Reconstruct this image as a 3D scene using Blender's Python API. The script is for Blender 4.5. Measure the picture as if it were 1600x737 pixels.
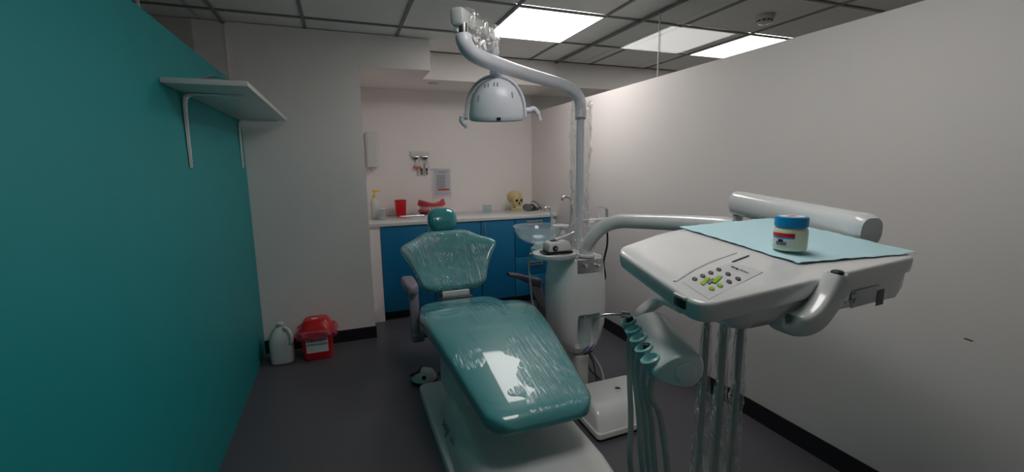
import bpy, bmesh, math, random
from mathutils import Vector, Matrix, noise
random.seed(7)
scene = bpy.context.scene
for o in list(bpy.data.objects): bpy.data.objects.remove(o)
COL = scene.collection
V = Vector; PI = math.pi

# ------------------------------------------------------------ camera
CAM_H, F_PX, YAW, PITCH, ROLL = 1.4, 693.14, .3646, .1573, -.0136
fw = V((math.sin(YAW)*math.cos(PITCH), math.cos(YAW)*math.cos(PITCH), -math.sin(PITCH)))
rt0 = V((math.cos(YAW), -math.sin(YAW), 0)); up0 = rt0.cross(fw)
rt = rt0*math.cos(ROLL)+up0*math.sin(ROLL); up = up0*math.cos(ROLL)-rt0*math.sin(ROLL)
CP = V((0, 0, CAM_H))
cd = bpy.data.cameras.new('camera'); cam = bpy.data.objects.new('camera', cd); COL.objects.link(cam)
cd.sensor_width = 36; cd.lens = F_PX/1600*36; cd.clip_start = .02
cam.matrix_world = Matrix(((rt.x, up.x, -fw.x, 0), (rt.y, up.y, -fw.y, 0), (rt.z, up.z, -fw.z, CAM_H), (0, 0, 0, 1)))
scene.camera = cam

# ------------------------------------------------------------ world, exposure
w = bpy.data.worlds.new('world'); scene.world = w; w.use_nodes = True
w.node_tree.nodes['Background'].inputs[0].default_value = (.6, .65, .7, 1)
w.node_tree.nodes['Background'].inputs[1].default_value = .05
scene.view_settings.view_transform = 'Standard'; scene.view_settings.look = 'None'
scene.view_settings.exposure = 0.0; scene.view_settings.gamma = 1
PANEL_STRENGTH = 8.0           # the ceiling panels of this room
NEXT_STRENGTH = 9.0            # the panel of the neighbouring room

# ------------------------------------------------------------ pixel helpers (photo pixel -> point)
def ray(x, y): return fw+rt*((x-800)/F_PX)-up*((y-368.5)/F_PX)
def at(x, y, d): return CP+ray(x, y)*d
def onax(x, y, ax, v):
    r = ray(x, y); return CP+r*((v-CP[ax])/r[ax])
def atx(x, y, v): return onax(x, y, 0, v)
def aty(x, y, v): return onax(x, y, 1, v)
def atz(x, y, v): return onax(x, y, 2, v)

# ------------------------------------------------------------ materials
def srgb(r, g, b):
    f = lambda c: (c/255/12.92) if c/255 <= .04045 else ((c/255+.055)/1.055)**2.4
    return (f(r), f(g), f(b), 1)
MATS = {}
def mat(name, col, rough=.5, metal=0, noise_amt=0, nscale=20, bump=0, bscale=200, coat=0, trans=0, emit=None, spec=.5, sss=0):
    m = bpy.data.materials.new(name); m.use_nodes = True; nt = m.node_tree; b = nt.nodes['Principled BSDF']
    b.inputs['Base Color'].default_value = col; b.inputs['Roughness'].default_value = rough; b.inputs['Metallic'].default_value = metal
    b.inputs['Coat Weight'].default_value = coat; b.inputs['Coat Roughness'].default_value = .06
    b.inputs['Transmission Weight'].default_value = trans; b.inputs['Specular IOR Level'].default_value = spec
    if sss: b.inputs['Subsurface Weight'].default_value = sss; b.inputs['Subsurface Radius'].default_value = (.02, .02, .02)
    if noise_amt or bump:
        tc = nt.nodes.new('ShaderNodeTexCoord')
    if noise_amt:
        n = nt.nodes.new('ShaderNodeTexNoise'); n.inputs['Scale'].default_value = nscale; n.inputs['Detail'].default_value = 4
        nt.links.new(tc.outputs['Object'], n.inputs['Vector'])
        mx = nt.nodes.new('ShaderNodeMix'); mx.data_type = 'RGBA'
        mx.inputs[6].default_value = tuple(c*(1-noise_amt) for c in col[:3])+(1,)
        mx.inputs[7].default_value = tuple(min(1, c*(1+noise_amt)) for c in col[:3])+(1,)
        nt.links.new(n.outputs['Fac'], mx.inputs[0]); nt.links.new(mx.outputs[2], b.inputs['Base Color'])
    if bump:
        n2 = nt.nodes.new('ShaderNodeTexNoise'); n2.inputs['Scale'].default_value = bscale
        nt.links.new(tc.outputs['Object'], n2.inputs['Vector'])
        bp = nt.nodes.new('ShaderNodeBump'); bp.inputs['Strength'].default_value = bump; bp.inputs['Distance'].default_value = .002
        nt.links.new(n2.outputs['Fac'], bp.inputs['Height']); nt.links.new(bp.outputs['Normal'], b.inputs['Normal'])
    if emit: b.inputs['Emission Color'].default_value = (1, .955, .925, 1); b.inputs['Emission Strength'].default_value = emit
    MATS[name] = m; return m
def clear_mat(name, tint=(1, 1, 1), ior=1.5, rough=.02, gloss=1.0, haze=0, hazecol=(.9, .9, .9), bump=None):
    """thin clear sheet: see-through with a Fresnel reflection, optional milky haze and wrinkle relief"""
    m = bpy.data.materials.new(name); m.use_nodes = True; nt = m.node_tree; nt.nodes.clear()
    out = nt.nodes.new('ShaderNodeOutputMaterial')
    tr = nt.nodes.new('ShaderNodeBsdfTransparent'); tr.inputs[0].default_value = (*tint, 1)
    gl = nt.nodes.new('ShaderNodeBsdfGlossy'); gl.inputs['Roughness'].default_value = rough; gl.inputs[0].default_value = (gloss, gloss, gloss, 1)
    fr = nt.nodes.new('ShaderNodeLayerWeight'); fr.inputs['Blend'].default_value = .5      # Schlick on |cos|, same for both faces of a thin sheet
    f0 = ((ior-1)/(ior+1))**2
    pw = nt.nodes.new('ShaderNodeMath'); pw.operation = 'POWER'; pw.inputs[1].default_value = 5; nt.links.new(fr.outputs['Facing'], pw.inputs[0])
    ma = nt.nodes.new('ShaderNodeMath'); ma.operation = 'MULTIPLY_ADD'; ma.inputs[1].default_value = 1-f0; ma.inputs[2].default_value = f0; nt.links.new(pw.outputs[0], ma.inputs[0])
    base = tr.outputs[0]
    if haze:
        df = nt.nodes.new('ShaderNodeBsdfTranslucent') if False else nt.nodes.new('ShaderNodeBsdfDiffuse'); df.inputs[0].default_value = (*hazecol, 1)
        mh = nt.nodes.new('ShaderNodeMixShader'); mh.inputs[0].default_value = haze
        nt.links.new(tr.outputs[0], mh.inputs[1]); nt.links.new(df.outputs[0], mh.inputs[2]); base = mh.outputs[0]
    mx = nt.nodes.new('ShaderNodeMixShader')
    nt.links.new(ma.outputs[0], mx.inputs[0]); nt.links.new(base, mx.inputs[1]); nt.links.new(gl.outputs[0], mx.inputs[2])
    nt.links.new(mx.outputs[0], out.inputs[0])
    if bump:
        scale, stretch, rotz, strength, cover, dist, mlo = bump
        tc = nt.nodes.new('ShaderNodeTexCoord'); mp = nt.nodes.new('ShaderNodeMapping')
        mp.inputs['Rotation'].default_value = (0, 0, rotz); mp.inputs['Scale'].default_value = stretch
        nz = nt.nodes.new('ShaderNodeTexNoise'); nz.inputs['Scale'].default_value = scale; nz.inputs['Detail'].default_value = 3; nz.inputs['Distortion'].default_value = .6
        nt.links.new(tc.outputs['Object'], mp.inputs[0]); nt.links.new(mp.outputs[0], nz.inputs['Vector'])
        mk = nt.nodes.new('ShaderNodeTexNoise'); mk.inputs['Scale'].default_value = cover; mk.inputs['Detail'].default_value = 2
        nt.links.new(tc.outputs['Object'], mk.inputs['Vector'])
        rp = nt.nodes.new('ShaderNodeMapRange'); rp.inputs[1].default_value = mlo; rp.inputs[2].default_value = mlo+.16
        nt.links.new(mk.outputs['Fac'], rp.inputs[0])
        pp = nt.nodes.new('ShaderNodeMath'); pp.operation = 'PINGPONG'; pp.inputs[1].default_value = .5; nt.links.new(nz.outputs['Fac'], pp.inputs[0])
        pq = nt.nodes.new('ShaderNodeMath'); pq.operation = 'POWER'; pq.inputs[1].default_value = 3; 
        pm = nt.nodes.new('ShaderNodeMath'); pm.operation = 'MULTIPLY'; pm.inputs[1].default_value = 2; nt.links.new(pp.outputs[0], pm.inputs[0]); nt.links.new(pm.outputs[0], pq.inputs[0])
        mu = nt.nodes.new('ShaderNodeMath'); mu.operation = 'MULTIPLY'
        nt.links.new(pq.outputs[0], mu.inputs[0]); nt.links.new(rp.outputs[0], mu.inputs[1])
        bp = nt.nodes.new('ShaderNodeBump'); bp.inputs['Strength'].default_value = strength; bp.inputs['Distance'].default_value = dist
        nt.links.new(mu.outputs[0], bp.inputs['Height'])
        nt.links.new(bp.outputs[0], gl.inputs['Normal']); nt.links.new(bp.outputs[0], fr.inputs['Normal'])
    MATS[name] = m; return m

TEAL = mat('teal_paint', srgb(16, 152, 157), .55, noise_amt=.03, nscale=3, bump=.08, bscale=260)
WHITE = mat('white_paint', srgb(245, 238, 235), .6, noise_amt=.02, nscale=3, bump=.06, bscale=300)
BROWNW = mat('brown_wall', srgb(120, 108, 98), .6, noise_amt=.04, nscale=3)
CEILT = mat('ceiling_tile_mineral', srgb(242, 242, 238), .9, noise_amt=.06, nscale=90, bump=.5, bscale=420)
CEILB = mat('ceiling_bar', srgb(128, 128, 126), .5)
FLOORM = mat('floor_vinyl', srgb(84, 83, 89), .42, noise_amt=.22, nscale=260, bump=.05, bscale=300)
BLACKV = mat('black_vinyl', srgb(26, 26, 32), .4, noise_amt=.05)
BLUE = mat('blue_laminate', srgb(0, 112, 158), .4, noise_amt=.02, nscale=4)
COUNTER = mat('white_worktop', srgb(222, 222, 222), .18, noise_amt=.02, nscale=60)
CHROME = mat('chrome', (.75, .75, .76, 1), .2, 1)
STEEL = mat('brushed_steel', (.62, .63, .64, 1), .32, 1)
DARK = mat('dark_plastic', srgb(28, 28, 30), .4)
LEATHER = mat('teal_upholstery', srgb(48, 148, 152), .38, noise_amt=.04, nscale=8)
UNIT = mat('white_gloss_plastic', srgb(224, 226, 226), .16, coat=.4)
UNITM = mat('white_satin_plastic', srgb(214, 216, 214), .35)
ARMP = mat('grey_mauve_plastic', srgb(132, 124, 138), .5)
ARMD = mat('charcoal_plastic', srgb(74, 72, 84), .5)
LAMPM = mat('lamp_grey_plastic', srgb(222, 226, 234), .3)
HOSE = mat('grey_hose', srgb(178, 184, 182), .4)
RED = mat('red_plastic', srgb(205, 18, 30), .3)
LABELW = mat('white_label', srgb(228, 230, 232), .6)
INK = mat('dark_ink', srgb(40, 44, 66), .6)
INKG = mat('grey_ink', srgb(120, 120, 124), .6)
JUG = mat('white_translucent_plastic', srgb(208, 212, 210), .35, sss=.2)
PAPERB = mat('light_blue_paper', srgb(186, 222, 230), .85, noise_amt=.02, nscale=40, bump=.15, bscale=120)
PAPER = mat('white_paper', srgb(216, 216, 222), .7)
ORANGE = mat('orange_print', srgb(226, 104, 70), .6)
YELLOW = mat('yellow_plastic', srgb(240, 200, 20), .4)
LIDB = mat('blue_lid', srgb(0, 138, 200), .35)
JELLY = mat('pale_jelly_jar', srgb(226, 234, 206), .25, sss=.2)
GREEN = mat('green_key', srgb(140, 190, 20), .4)
KEYG = mat('grey_key', srgb(78, 74, 78), .45)
PANELG = mat('pale_panel_film', srgb(206, 208, 210), .35)
BONE = mat('bone_resin', srgb(208, 188, 134), .5, noise_amt=.12, nscale=30)
SOCK = mat('skull_hollow', srgb(70, 48, 34), .8)
GUM = mat('pink_red_gum', srgb(200, 62, 74), .35)
TOOTH = mat('ivory_tooth', srgb(236, 230, 214), .3)
GREY = mat('mid_grey_rubber', srgb(120, 122, 126), .5)
BLUET = mat('blue_tube', srgb(40, 40, 150), .4)
HOLDER = mat('frosted_aqua_plastic', srgb(236, 248, 248), .25, sss=.25)
SCUFF = mat('scuff_mark', srgb(120, 112, 106), .7)
LIGHT = mat('light_diffuser', (1, 1, 1, 1), .5, emit=PANEL_STRENGTH)
LIGHT2 = mat('light_diffuser_next_room', (1, 1, 1, 1), .5, emit=NEXT_STRENGTH)
GLASS = clear_mat('pane_glass', (.95, .975, .97), 1.4, .0)
BOWL = clear_mat('clear_bowl_glass', (.86, .93, .94), 1.5, .03, haze=.22, hazecol=(.8, .86, .88))
FILM = clear_mat('clear_wrap_film', (.97, .98, .98), 1.55, .05, haze=.06, hazecol=(.8, .85, .85), bump=(7, (8, .45, 1), .45, 1.0, 3.6, .009, .47))
FILMB = clear_mat('clear_wrap_back', (.97, .98, .98), 1.55, .06, haze=.06, hazecol=(.8, .85, .85), bump=(8, (4, .6, .8), .4, 1.0, 5, .034, .40))
SLEEVE = clear_mat('clear_bag_plastic', (.95, .95, .95), 1.55, .08, haze=.12, bump=(22, (1, 1, .5), .3, 1.0, 9, .02, .35))
REDBAG = clear_mat('red_bag_plastic', (.95, .35, .4), 1.5, .12, haze=.45, hazecol=(.75, .12, .18), bump=(25, (1, 1, 1), .2, 1.0, 8, .012, .4))
POCKET = clear_mat('clear_pocket', (.97, .97, .98), 1.5, .08)

# ------------------------------------------------------------ mesh helpers
ORIG = {}
class MB:
    def __init__(s): s.v = []; s.f = []
    def add(s, vs, fs):
        o = len(s.v); s.v += [V(p) for p in vs]; s.f += [tuple(i+o for i in f) for f in fs]; return s
    def box(s, a, b):
        x0, y0, z0 = a; x1, y1, z1 = b
        return s.add([(x0, y0, z0), (x1, y0, z0), (x1, y1, z0), (x0, y1, z0), (x0, y0, z1), (x1, y0, z1), (x1, y1, z1), (x0, y1, z1)],
                     [(0, 3, 2, 1), (4, 5, 6, 7), (0, 1, 5, 4), (1, 2, 6, 5), (2, 3, 7, 6), (3, 0, 4, 7)])
    def obox(s, c, ax, ay, az):       # centre and three half-axis vectors
        c = V(c); P = [c+ax*i+ay*j+az*k for k in (-1, 1) for i, j in ((-1, -1), (1, -1), (1, 1), (-1, 1))]
        return s.add(P, [(0, 3, 2, 1), (4, 5, 6, 7), (0, 1, 5, 4), (1, 2, 6, 5), (2, 3, 7, 6), (3, 0, 4, 7)])
    def loft(s, rings, cap0=True, cap1=True, closed=True):
        n = len(rings[0]); vs = [p for r in rings for p in r]; fs = []
        for i in range(len(rings)-1):
            for j in range(n if closed else n-1):
                a = i*n+j; b = i*n+(j+1) % n; fs.append((a, b, b+n, a+n))
        if closed and cap0: fs.append(tuple(range(n))[::-1])
        if closed and cap1: fs.append(tuple((len(rings)-1)*n+j for j in range(n)))
        return s.add(vs, fs)
    def tube(s, pts, r, n=12, cap=True, flat=1.0):
        pts = [V(p) for p in pts]; R = r if isinstance(r, (list, tuple)) else [r]*len(pts)
        rings = []; prev = None
        for i, p in enumerate(pts):
            t = (pts[min(i+1, len(pts)-1)]-pts[max(i-1, 0)]).normalized()
            if prev is None:
                ref = V((0, 0, 1)) if abs(t.z) < .9 else V((1, 0, 0)); a = t.cross(ref).normalized()
            else:
                a = (prev-t*prev.dot(t)).normalized()
            prev = a; b = t.cross(a)
            rings.append([p+a*(R[i]*math.cos(2*PI*k/n))+b*(R[i]*flat*math.sin(2*PI*k/n)) for k in range(n)])
        return s.loft(rings, cap, cap)
    def lathe(s, prof, c=(0, 0, 0), n=28, axis=V((0, 0, 1)), ref=None, cap0=True, cap1=True, sx=1, sy=1):
        c = V(c); axis = V(axis).normalized(); ref = V(ref) if ref else (V((1, 0, 0)) if abs(axis.x) < .9 else V((0, 1, 0)))
        a = (ref-axis*ref.dot(axis)).normalized(); b = axis.cross(a)
        return s.loft([[c+axis*h+a*(r*sx*math.cos(2*PI*k/n))+b*(r*sy*math.sin(2*PI*k/n)) for k in range(n)] for r, h in prof], cap0, cap1)
    def prism(s, poly, z0, z1, bev=0, ins0=0):
        """upright prism of a plan polygon (counter-clockwise), optional rounded upper rim"""
        c = V((sum(p[0] for p in poly)/len(poly), sum(p[1] for p in poly)/len(poly), 0))
        def ring(z, d):
            return [V((p[0]-(p[0]-c.x)/max(1e-6, math.hypot(p[0]-c.x, p[1]-c.y))*d, p[1]-(p[1]-c.y)/max(1e-6, math.hypot(p[0]-c.x, p[1]-c.y))*d, z)) for p in poly]
        R = [ring(z0, ins0)]
        if ins0: R.append(ring(z0+ins0*.6, 0))
        if bev:
            for k in range(4):
                a = k/3*PI/2; R.append(ring(z1-bev+bev*math.sin(a), bev*(1-math.cos(a))))
        else: R.append(ring(z1, 0))
        return s.loft(R)
    def xf(s, fn): s.v = [V(fn(p)) for p in s.v]; return s
    def build(s, name, m, parent=None, smooth=True, bevel=0, label=None, ang=40, segs=2, kind=None):
        lo = V((min(p.x for p in s.v), min(p.y for p in s.v), min(p.z for p in s.v))); hi = V((max(p.x for p in s.v), max(p.y for p in s.v), max(p.z for p in s.v)))
        o0 = V(((lo.x+hi.x)/2, (lo.y+hi.y)/2, lo.z))
        me = bpy.data.meshes.new(name); me.from_pydata([p-o0 for p in s.v], [], s.f); me.update()
        bm = bmesh.new(); bm.from_mesh(me); bmesh.ops.recalc_face_normals(bm, faces=bm.faces)
        if bevel:
            es = [e for e in bm.edges if len(e.link_faces) == 2 and e.calc_face_angle(0) > .6]
            bmesh.ops.bevel(bm, geom=es, offset=bevel, segments=segs, profile=.5, affect='EDGES', clamp_overlap=True)
        bm.to_mesh(me); bm.free()
        if smooth:
            me.polygons.foreach_set('use_smooth', [True]*len(me.polygons)); me.update()
            me.set_sharp_from_angle(angle=math.radians(ang))
        me.materials.append(m)
        return link(name, me, o0, parent, label, kind)
def link(name, me, o0, parent=None, label=None, kind=None):
    o = bpy.data.objects.new(name, me); COL.objects.link(o); ORIG[o.name] = V(o0)
    o0 = V(o0); o.location = o0-(ORIG[parent.name] if parent else V((0, 0, 0)))
    if parent: o.parent = parent
    if label: o['label'] = label
    if kind: o['kind'] = kind
    return o
def thing(name, label, cat, loc, group=None):
    o = bpy.data.objects.new(name, None); COL.objects.link(o); o.location = loc; ORIG[o.name] = V(loc); o.empty_display_size = .05
    return tag(o, label, cat, group)
def tag(o, label, cat, group=None):
    o['label'] = label; o['category'] = cat
    if group: o['group'] = group
    return o
def struct(o, label=None):
    o['kind'] = 'structure'
    if label: o['label'] = label
    return o
def sroot(name, loc, label=None):
    o = bpy.data.objects.new(name, None); COL.objects.link(o); o.location = loc; ORIG[o.name] = V(loc); return struct(o, label)
def text_part(name, s, size, origin, xdir, ydir, m, parent, align='CENTER', lift=.0008):
    cu = bpy.data.curves.new('t', 'FONT'); cu.body = s; cu.size = size; cu.align_x = align; cu.align_y = 'CENTER'; cu.extrude = .0004; cu.resolution_u = 3
    to = bpy.data.objects.new('t', cu); COL.objects.link(to)
    bpy.context.view_layer.update()
    me = bpy.data.meshes.new_from_object(to.evaluated_get(bpy.context.evaluated_depsgraph_get()))
    bpy.data.objects.remove(to)
    x = V(xdir).normalized(); z = x.cross(V(ydir)).normalized(); y = z.cross(x)
    o0 = V(origin)
    for v in me.vertices: v.co = x*v.co.x+y*v.co.y+z*(v.co.z+lift)
    me.materials.clear(); me.materials.append(m); me.name = name
    return link(name, me, o0, parent)
def catmull(P, n):
    out = []
    for i in range(len(P)-1):
        p0, p1, p2, p3 = P[max(i-1, 0)], P[i], P[i+1], P[min(i+2, len(P)-1)]
        for k in range(n):
            t = k/n; out.append(tuple(.5*(2*b+(c-a)*t+(2*a-5*b+4*c-d)*t*t+(3*b-a-3*c+d)*t**3) for a, b, c, d in zip(p0, p1, p2, p3)))
    out.append(tuple(P[-1])); return out
def sq(a, p): c = math.cos(a); s = math.sin(a); return math.copysign(abs(c)**(2/p), c), math.copysign(abs(s)**(2/p), s)
def rrect(x0, y0, x1, y1, r, n=6):
    P = []
    for cx, cy, a0 in ((x1-r, y1-r, 0), (x0+r, y1-r, 90), (x0+r, y0+r, 180), (x1-r, y0+r, 270)):
        for k in range(n+1):
            a = math.radians(a0+90*k/n); P.append((cx+r*math.cos(a), cy+r*math.sin(a)))
    return P
def round_poly(P, R, n=6):
    out = []; N = len(P)
    for i in range(N):
        a, b, c = V((*P[i-1], 0)), V((*P[i], 0)), V((*P[(i+1) % N], 0)); r = R[i] if isinstance(R, (list, tuple)) else R
        u = (a-b); v = (c-b); r_ = min(r, u.length*.48, v.length*.48); p0 = b+u.normalized()*r_; p1 = b+v.normalized()*r_
        for k in range(n+1):
            t = k/n; q = p0*(1-t)**2+b*(2*t*(1-t))+p1*t*t; out.append((q.x, q.y))
    return out

# ============================================================ THE ROOM
XL, XR, YC, YB, YN = -.628, 2.045, 3.705, 4.70, -1.3
ZT, ZC, XC, YS, ZS = 1.978, 2.398, .189, 4.10, 2.166
XL2, XR2 = -2.1, 5.0
struct(MB().box((XL2, YN, -.05), (XR2, YB, 0)).build('floor', FLOORM, smooth=False), 'dark grey speckled vinyl floor')
struct(MB().box((XL-.1, YN, 0), (XL, YC, ZT)).build('wall_left', TEAL, bevel=.002), 'teal painted partition wall below glass')
struct(MB().box((XR, YN, 0), (XR+.1, YB, ZT)).build('wall_right', WHITE, bevel=.002), 'long white partition wall below glass')
struct(MB().box((-.86, YC, 0), (XC, YB+.1, ZC)).build('wall_back_left', WHITE, smooth=False), 'white wall pier beside the alcove')
struct(MB().box((XL2, YC+.02, 0), (-.861, YB+.1, ZC)).build('wall_far_left', BROWNW, smooth=False))
struct(MB().box((-1.50, YC-.06, 0), (-1.42, YC+.019, ZC)).build('trim_1', DARK, smooth=False))
struct(MB().box((XC, YB, 0), (XR2, YB+.1, 2.5)).build('wall_back', WHITE, smooth=False), 'white back wall of the alcove')
struct(MB().box((XC+.001, YB-.012, 0), (.455, YB, ZS-.001)).build('trim_2', WHITE, smooth=False))
struct(MB().box((XL2-.1, YN, 0), (XL2, YB, 2.5)).build('wall_outer_left', WHITE, smooth=False))
struct(MB().box((XR2, YN, 0), (XR2+.1, YB, 2.5)).build('wall_outer_right', WHITE, smooth=False))
struct(MB().box((XL2, YN-.1, 0), (XR2, YN, 2.5)).build('wall_front', WHITE, smooth=False))
# dropped soffit over the alcove and the duct boxing that meets the pier
struct(MB().box((XC, YS, ZS), (XR2, YB, ZC)).build('soffit', WHITE, smooth=False), 'white dropped soffit over the alcove')
struct(MB().box((XC, YC, ZS-.004), (.735, YS, ZC)).build('duct_boxing', WHITE, smooth=False), 'white boxed duct under the ceiling')
# baseboards
struct(MB().box((XR-.006, YN, 0), (XR, 4.08, .1)).build('baseboard_right', BLACKV, smooth=False))
struct(MB().box((XL, YC-.006, 0), (XC, YC, .1)).build('baseboard_back', BLACKV, smooth=False))
struct(MB().box((XC, YC-.006, 0), (XC+.006, 4.14, .1)).build('baseboard_alcove', BLACKV, smooth=False))
# scuff on the right wall
p = atx(1512, 530, XR)
MB().prism(round_poly([(-.012, -.002), (.014, -.004), (.016, .001), (-.008, .004)], .004), 0, .0008).xf(lambda q: (XR-q.z-.0002, p.y-q.x, p.z+q.y)).build('scuff', SCUFF, bpy.data.objects['wall_right'])

# ceiling: slab, grid bars, tiles and light panels
ceil = struct(MB().box((XL2, YN, 2.44), (XR2, YB, 2.5)).build('ceiling', CEILT, smooth=False), 'suspended grid ceiling of grey mineral tiles')
GX = [-2.1, -1.455, -.81, -.165, .48, 1.125, 1.77, 2.43, 3.10, 3.76, 4.40, 5.0]; GY = [2.78+.68*k for k in range(-6, 2)]+[YS]
for x in GX: MB().box((x-.011, YN, 2.396), (x+.011, YS, 2.404)).build('grid_bar', CEILB, ceil, smooth=False)
for y in GY[:-1]: MB().box((XL2, y-.011, 2.395), (XR2, y+.011, 2.403)).build('grid_bar', CEILB, ceil, smooth=False)
LIGHTS = {(2, 6): 'own', (5, 6): 'next'}
own_near = (1, 3)
LIGHTS[own_near] = 'own'
tile_me = None
IX = lambda k: (GX[k+3], GX[k+4])
lab = {(2, 6): 'square ceiling light panel over the dental chair', (5, 6): 'square ceiling light panel beyond the glass above the white wall',
       own_near: 'square ceiling light panel in the front half of the room'}
for k in range(-3, 8):
    for j in range(len(GY)-1):
        x0, x1 = IX(k); y0, y1 = GY[j], GY[j+1]
        if x1 > XR2+.2: continue
        if (k, j) in LIGHTS:
            t = thing('ceiling_light', lab[(k, j)], 'ceiling light', ((x0+x1)/2, (y0+y1)/2, 2.39))
            m = LIGHT if LIGHTS[(k, j)] == 'own' else LIGHT2
            MB().box((x0+.012, y0+.012, 2.3945), (x1-.012, y1-.012, 2.41)).build('diffuser', m, t, smooth=False)
            fr = MB(); e = .012
            for a, b in (((x0+.001, y0+.001), (x1-.001, y0+e)), ((x0+.001, y1-e), (x1-.001, y1-.001)), ((x0+.001, y0+e), (x0+e, y1-e)), ((x1-e, y0+e), (x1-.001, y1-e))):
                fr.box((a[0], a[1], 2.391), (b[0], b[1], 2.395))
            fr.build('frame', UNITM, t, smooth=False)
            continue
        c = ((x0+x1)/2, (y0+y1)/2)
        if tile_me is None:
            o = MB().box((c[0]-.311, c[1]-.329, 2.404), (c[0]+.311, c[1]+.329, 2.416)).build('ceiling_tile', CEILT, ceil, smooth=False); tile_me = o.data
        else:
            o = link('ceiling_tile', tile_me, (c[0], c[1], 2.404), ceil); o.scale.y = (y1-y0-.022)/.658; o.scale.x = (x1-x0-.022)/.622

# glass over the partitions
def glass_run(name, x, joints, z0, z1, label):
    r = sroot(name, (x, joints[0], z0), label)
    for a, b in zip(joints, joints[1:]):
        MB().box((x-.004, a+.002, z0), (x+.004, b-.002, z1)).build('pane', GLASS, r, smooth=False)
    for a in joints[1:-1]:
        MB().box((x-.0045, a-.003, z0), (x+.0045, a+.003, z1)).build('joint_seal', UNITM, r, smooth=False)
    MB().box((x-.012, joints[0], z1-.012), (x+.012, joints[-1], z1)).build('top_channel', CEILB, r, smooth=False)
    return r
glass_run('window_1', -.676, [YN, .6, 2.2, YC-.002], ZT, ZC-.004, 'clear glass above the teal partition')
struct(MB().box((-.681, YC-.004, ZT), (-.671, YC-.0005, ZC-.012)).build('trim_3', UNITM, smooth=False))
glass_run('window_2', 2.0495, [YN, 1.0, 2.566, YS-.002], ZT, ZC-.004, 'clear glass above the white partition')
r = sroot('window_3', (2.0495, YS, ZT)); MB().box((2.0455, YS+.002, ZT), (2.0535, YB-.002, ZS-.002)).build('pane', GLASS, r, smooth=False)

# recessed downlight cap in the soffit, smoke detector next door
c = aty(678, 131, 4.25)
tag(MB().lathe([(.045, 0), (.048, .004), (.035, .008), (.0, .0081)], (c.x, 4.27, ZS-.0085), 24).build('vent_cap', UNITM), 'small round white cap under the dropped soffit', 'vent')
c = atz(1195, 27, 2.39)
t = thing('smoke_detector', 'round white smoke detector on ceiling tile beyond the glass', 'smoke detector', (c.x, c.y, 2.345))
MB().lathe([(.06, .055), (.06, .035), (.056, .030)], (c.x, c.y, 2.345), 28).build('base', UNITM, t)
MB().lathe([(.02, 0), (.04, .004), (.047, .012), (.049, .03)], (c.x, c.y, 2.345), 28).build('cap', UNITM, t)
for k in range(10):
    a = 2*PI*k/10; d = V((math.cos(a), math.sin(a), 0)); MB().obox(V((c.x, c.y, 2.364))+d*.0485, d*.002, V((-d.y, d.x, 0))*.009, V((0, 0, .005))).build('vent_slot', DARK, t, smooth=False)

# ============================================================ ALCOVE CABINETS
ZK, YF = .909, 4.09
tag(MB().box((XC+.008, 4.06, .878), (XR-.001, YB-.013, ZK)).build('worktop', COUNTER, bevel=.003), 'long white worktop across the alcove', 'worktop')
def handle(name, parent, c, L, vertical=True):
    m = MB()
    if vertical:
        m.tube([(c[0], YF-.03, c[1]-L/2), (c[0], YF-.03, c[1]+L/2)], .006)
        for s in (-1, 1): m.tube([(c[0], YF-.03, c[1]+s*L*.4), (c[0], YF-.018, c[1]+s*L*.4)], .005)
    m.build(name, STEEL, parent)
def cabinet(x0, x1, label, doors=None, drawers=None):
    t = thing('base_cabinet', label, 'cabinet', ((x0+x1)/2, 4.4, 0))
    MB().box((x0+.001, YF, .08), (x1-.001, YB-.014, .877)).build('body', BLUE, t, smooth=False)
    MB().box((x0+.001, YF+.05, 0), (x1-.001, YF+.066, .079)).build('kick_plate', BLACKV, t, smooth=False)
    for (a, b, hx) in doors or []:
        d = MB().box((a+.003, YF-.019, .085), (b-.003, YF-.0005, .872)).build('door', BLUE, t, bevel=.0015)
        handle('handle', d, (hx, .765), .14)
    for (a, b) in drawers or []:
        d = MB().box((x0+.004, YF-.019, a+.003), (x1-.004, YF-.0005, b-.003)).build('drawer', BLUE, t, bevel=.0015)
        cx = (x0+x1)/2+.0; cz = b-.045 if b > .6 else a+(b-a)*.62
        m = MB().box((cx-.085, YF-.040, cz+.006), (cx+.085, YF-.033, cz+.024)).box((cx-.085, YF-.040, cz-.022), (cx+.085, YF-.033, cz-.010))
        for s in (-1, 1): m.box((cx+s*.08-.004, YF-.034, cz-.022), (cx+s*.08+.004, YF-.019, cz+.024))
        m.build('handle', STEEL, d, smooth=False)
    return t
tag(MB().box((XC+.009, YF-.012, 0), (.298, YF+.02, .877)).build('filler_panel', WHITE, smooth=False), 'narrow white end panel beside the blue cabinets', 'panel')
cabinet(.299, 1.232, 'wide blue two-door base cabinet behind the chair backrest', doors=[(.299, .766, .72), (.766, 1.232, .81)])
cabinet(1.233, 1.584, 'narrow blue single-door base cabinet beside the drawers', doors=[(1.233, 1.584, 1.272)])
cabinet(1.585, 2.005, 'blue drawer cabinet with steel bar handles', drawers=[(.08, .30), (.30, .49), (.49, .877)])
tag(MB().box((2.007, YF-.012, 0), (XR-.007, YF+.02, .877)).build('filler_panel', WHITE, smooth=False), 'white filler strip between the drawers and the side wall', 'panel')

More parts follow.
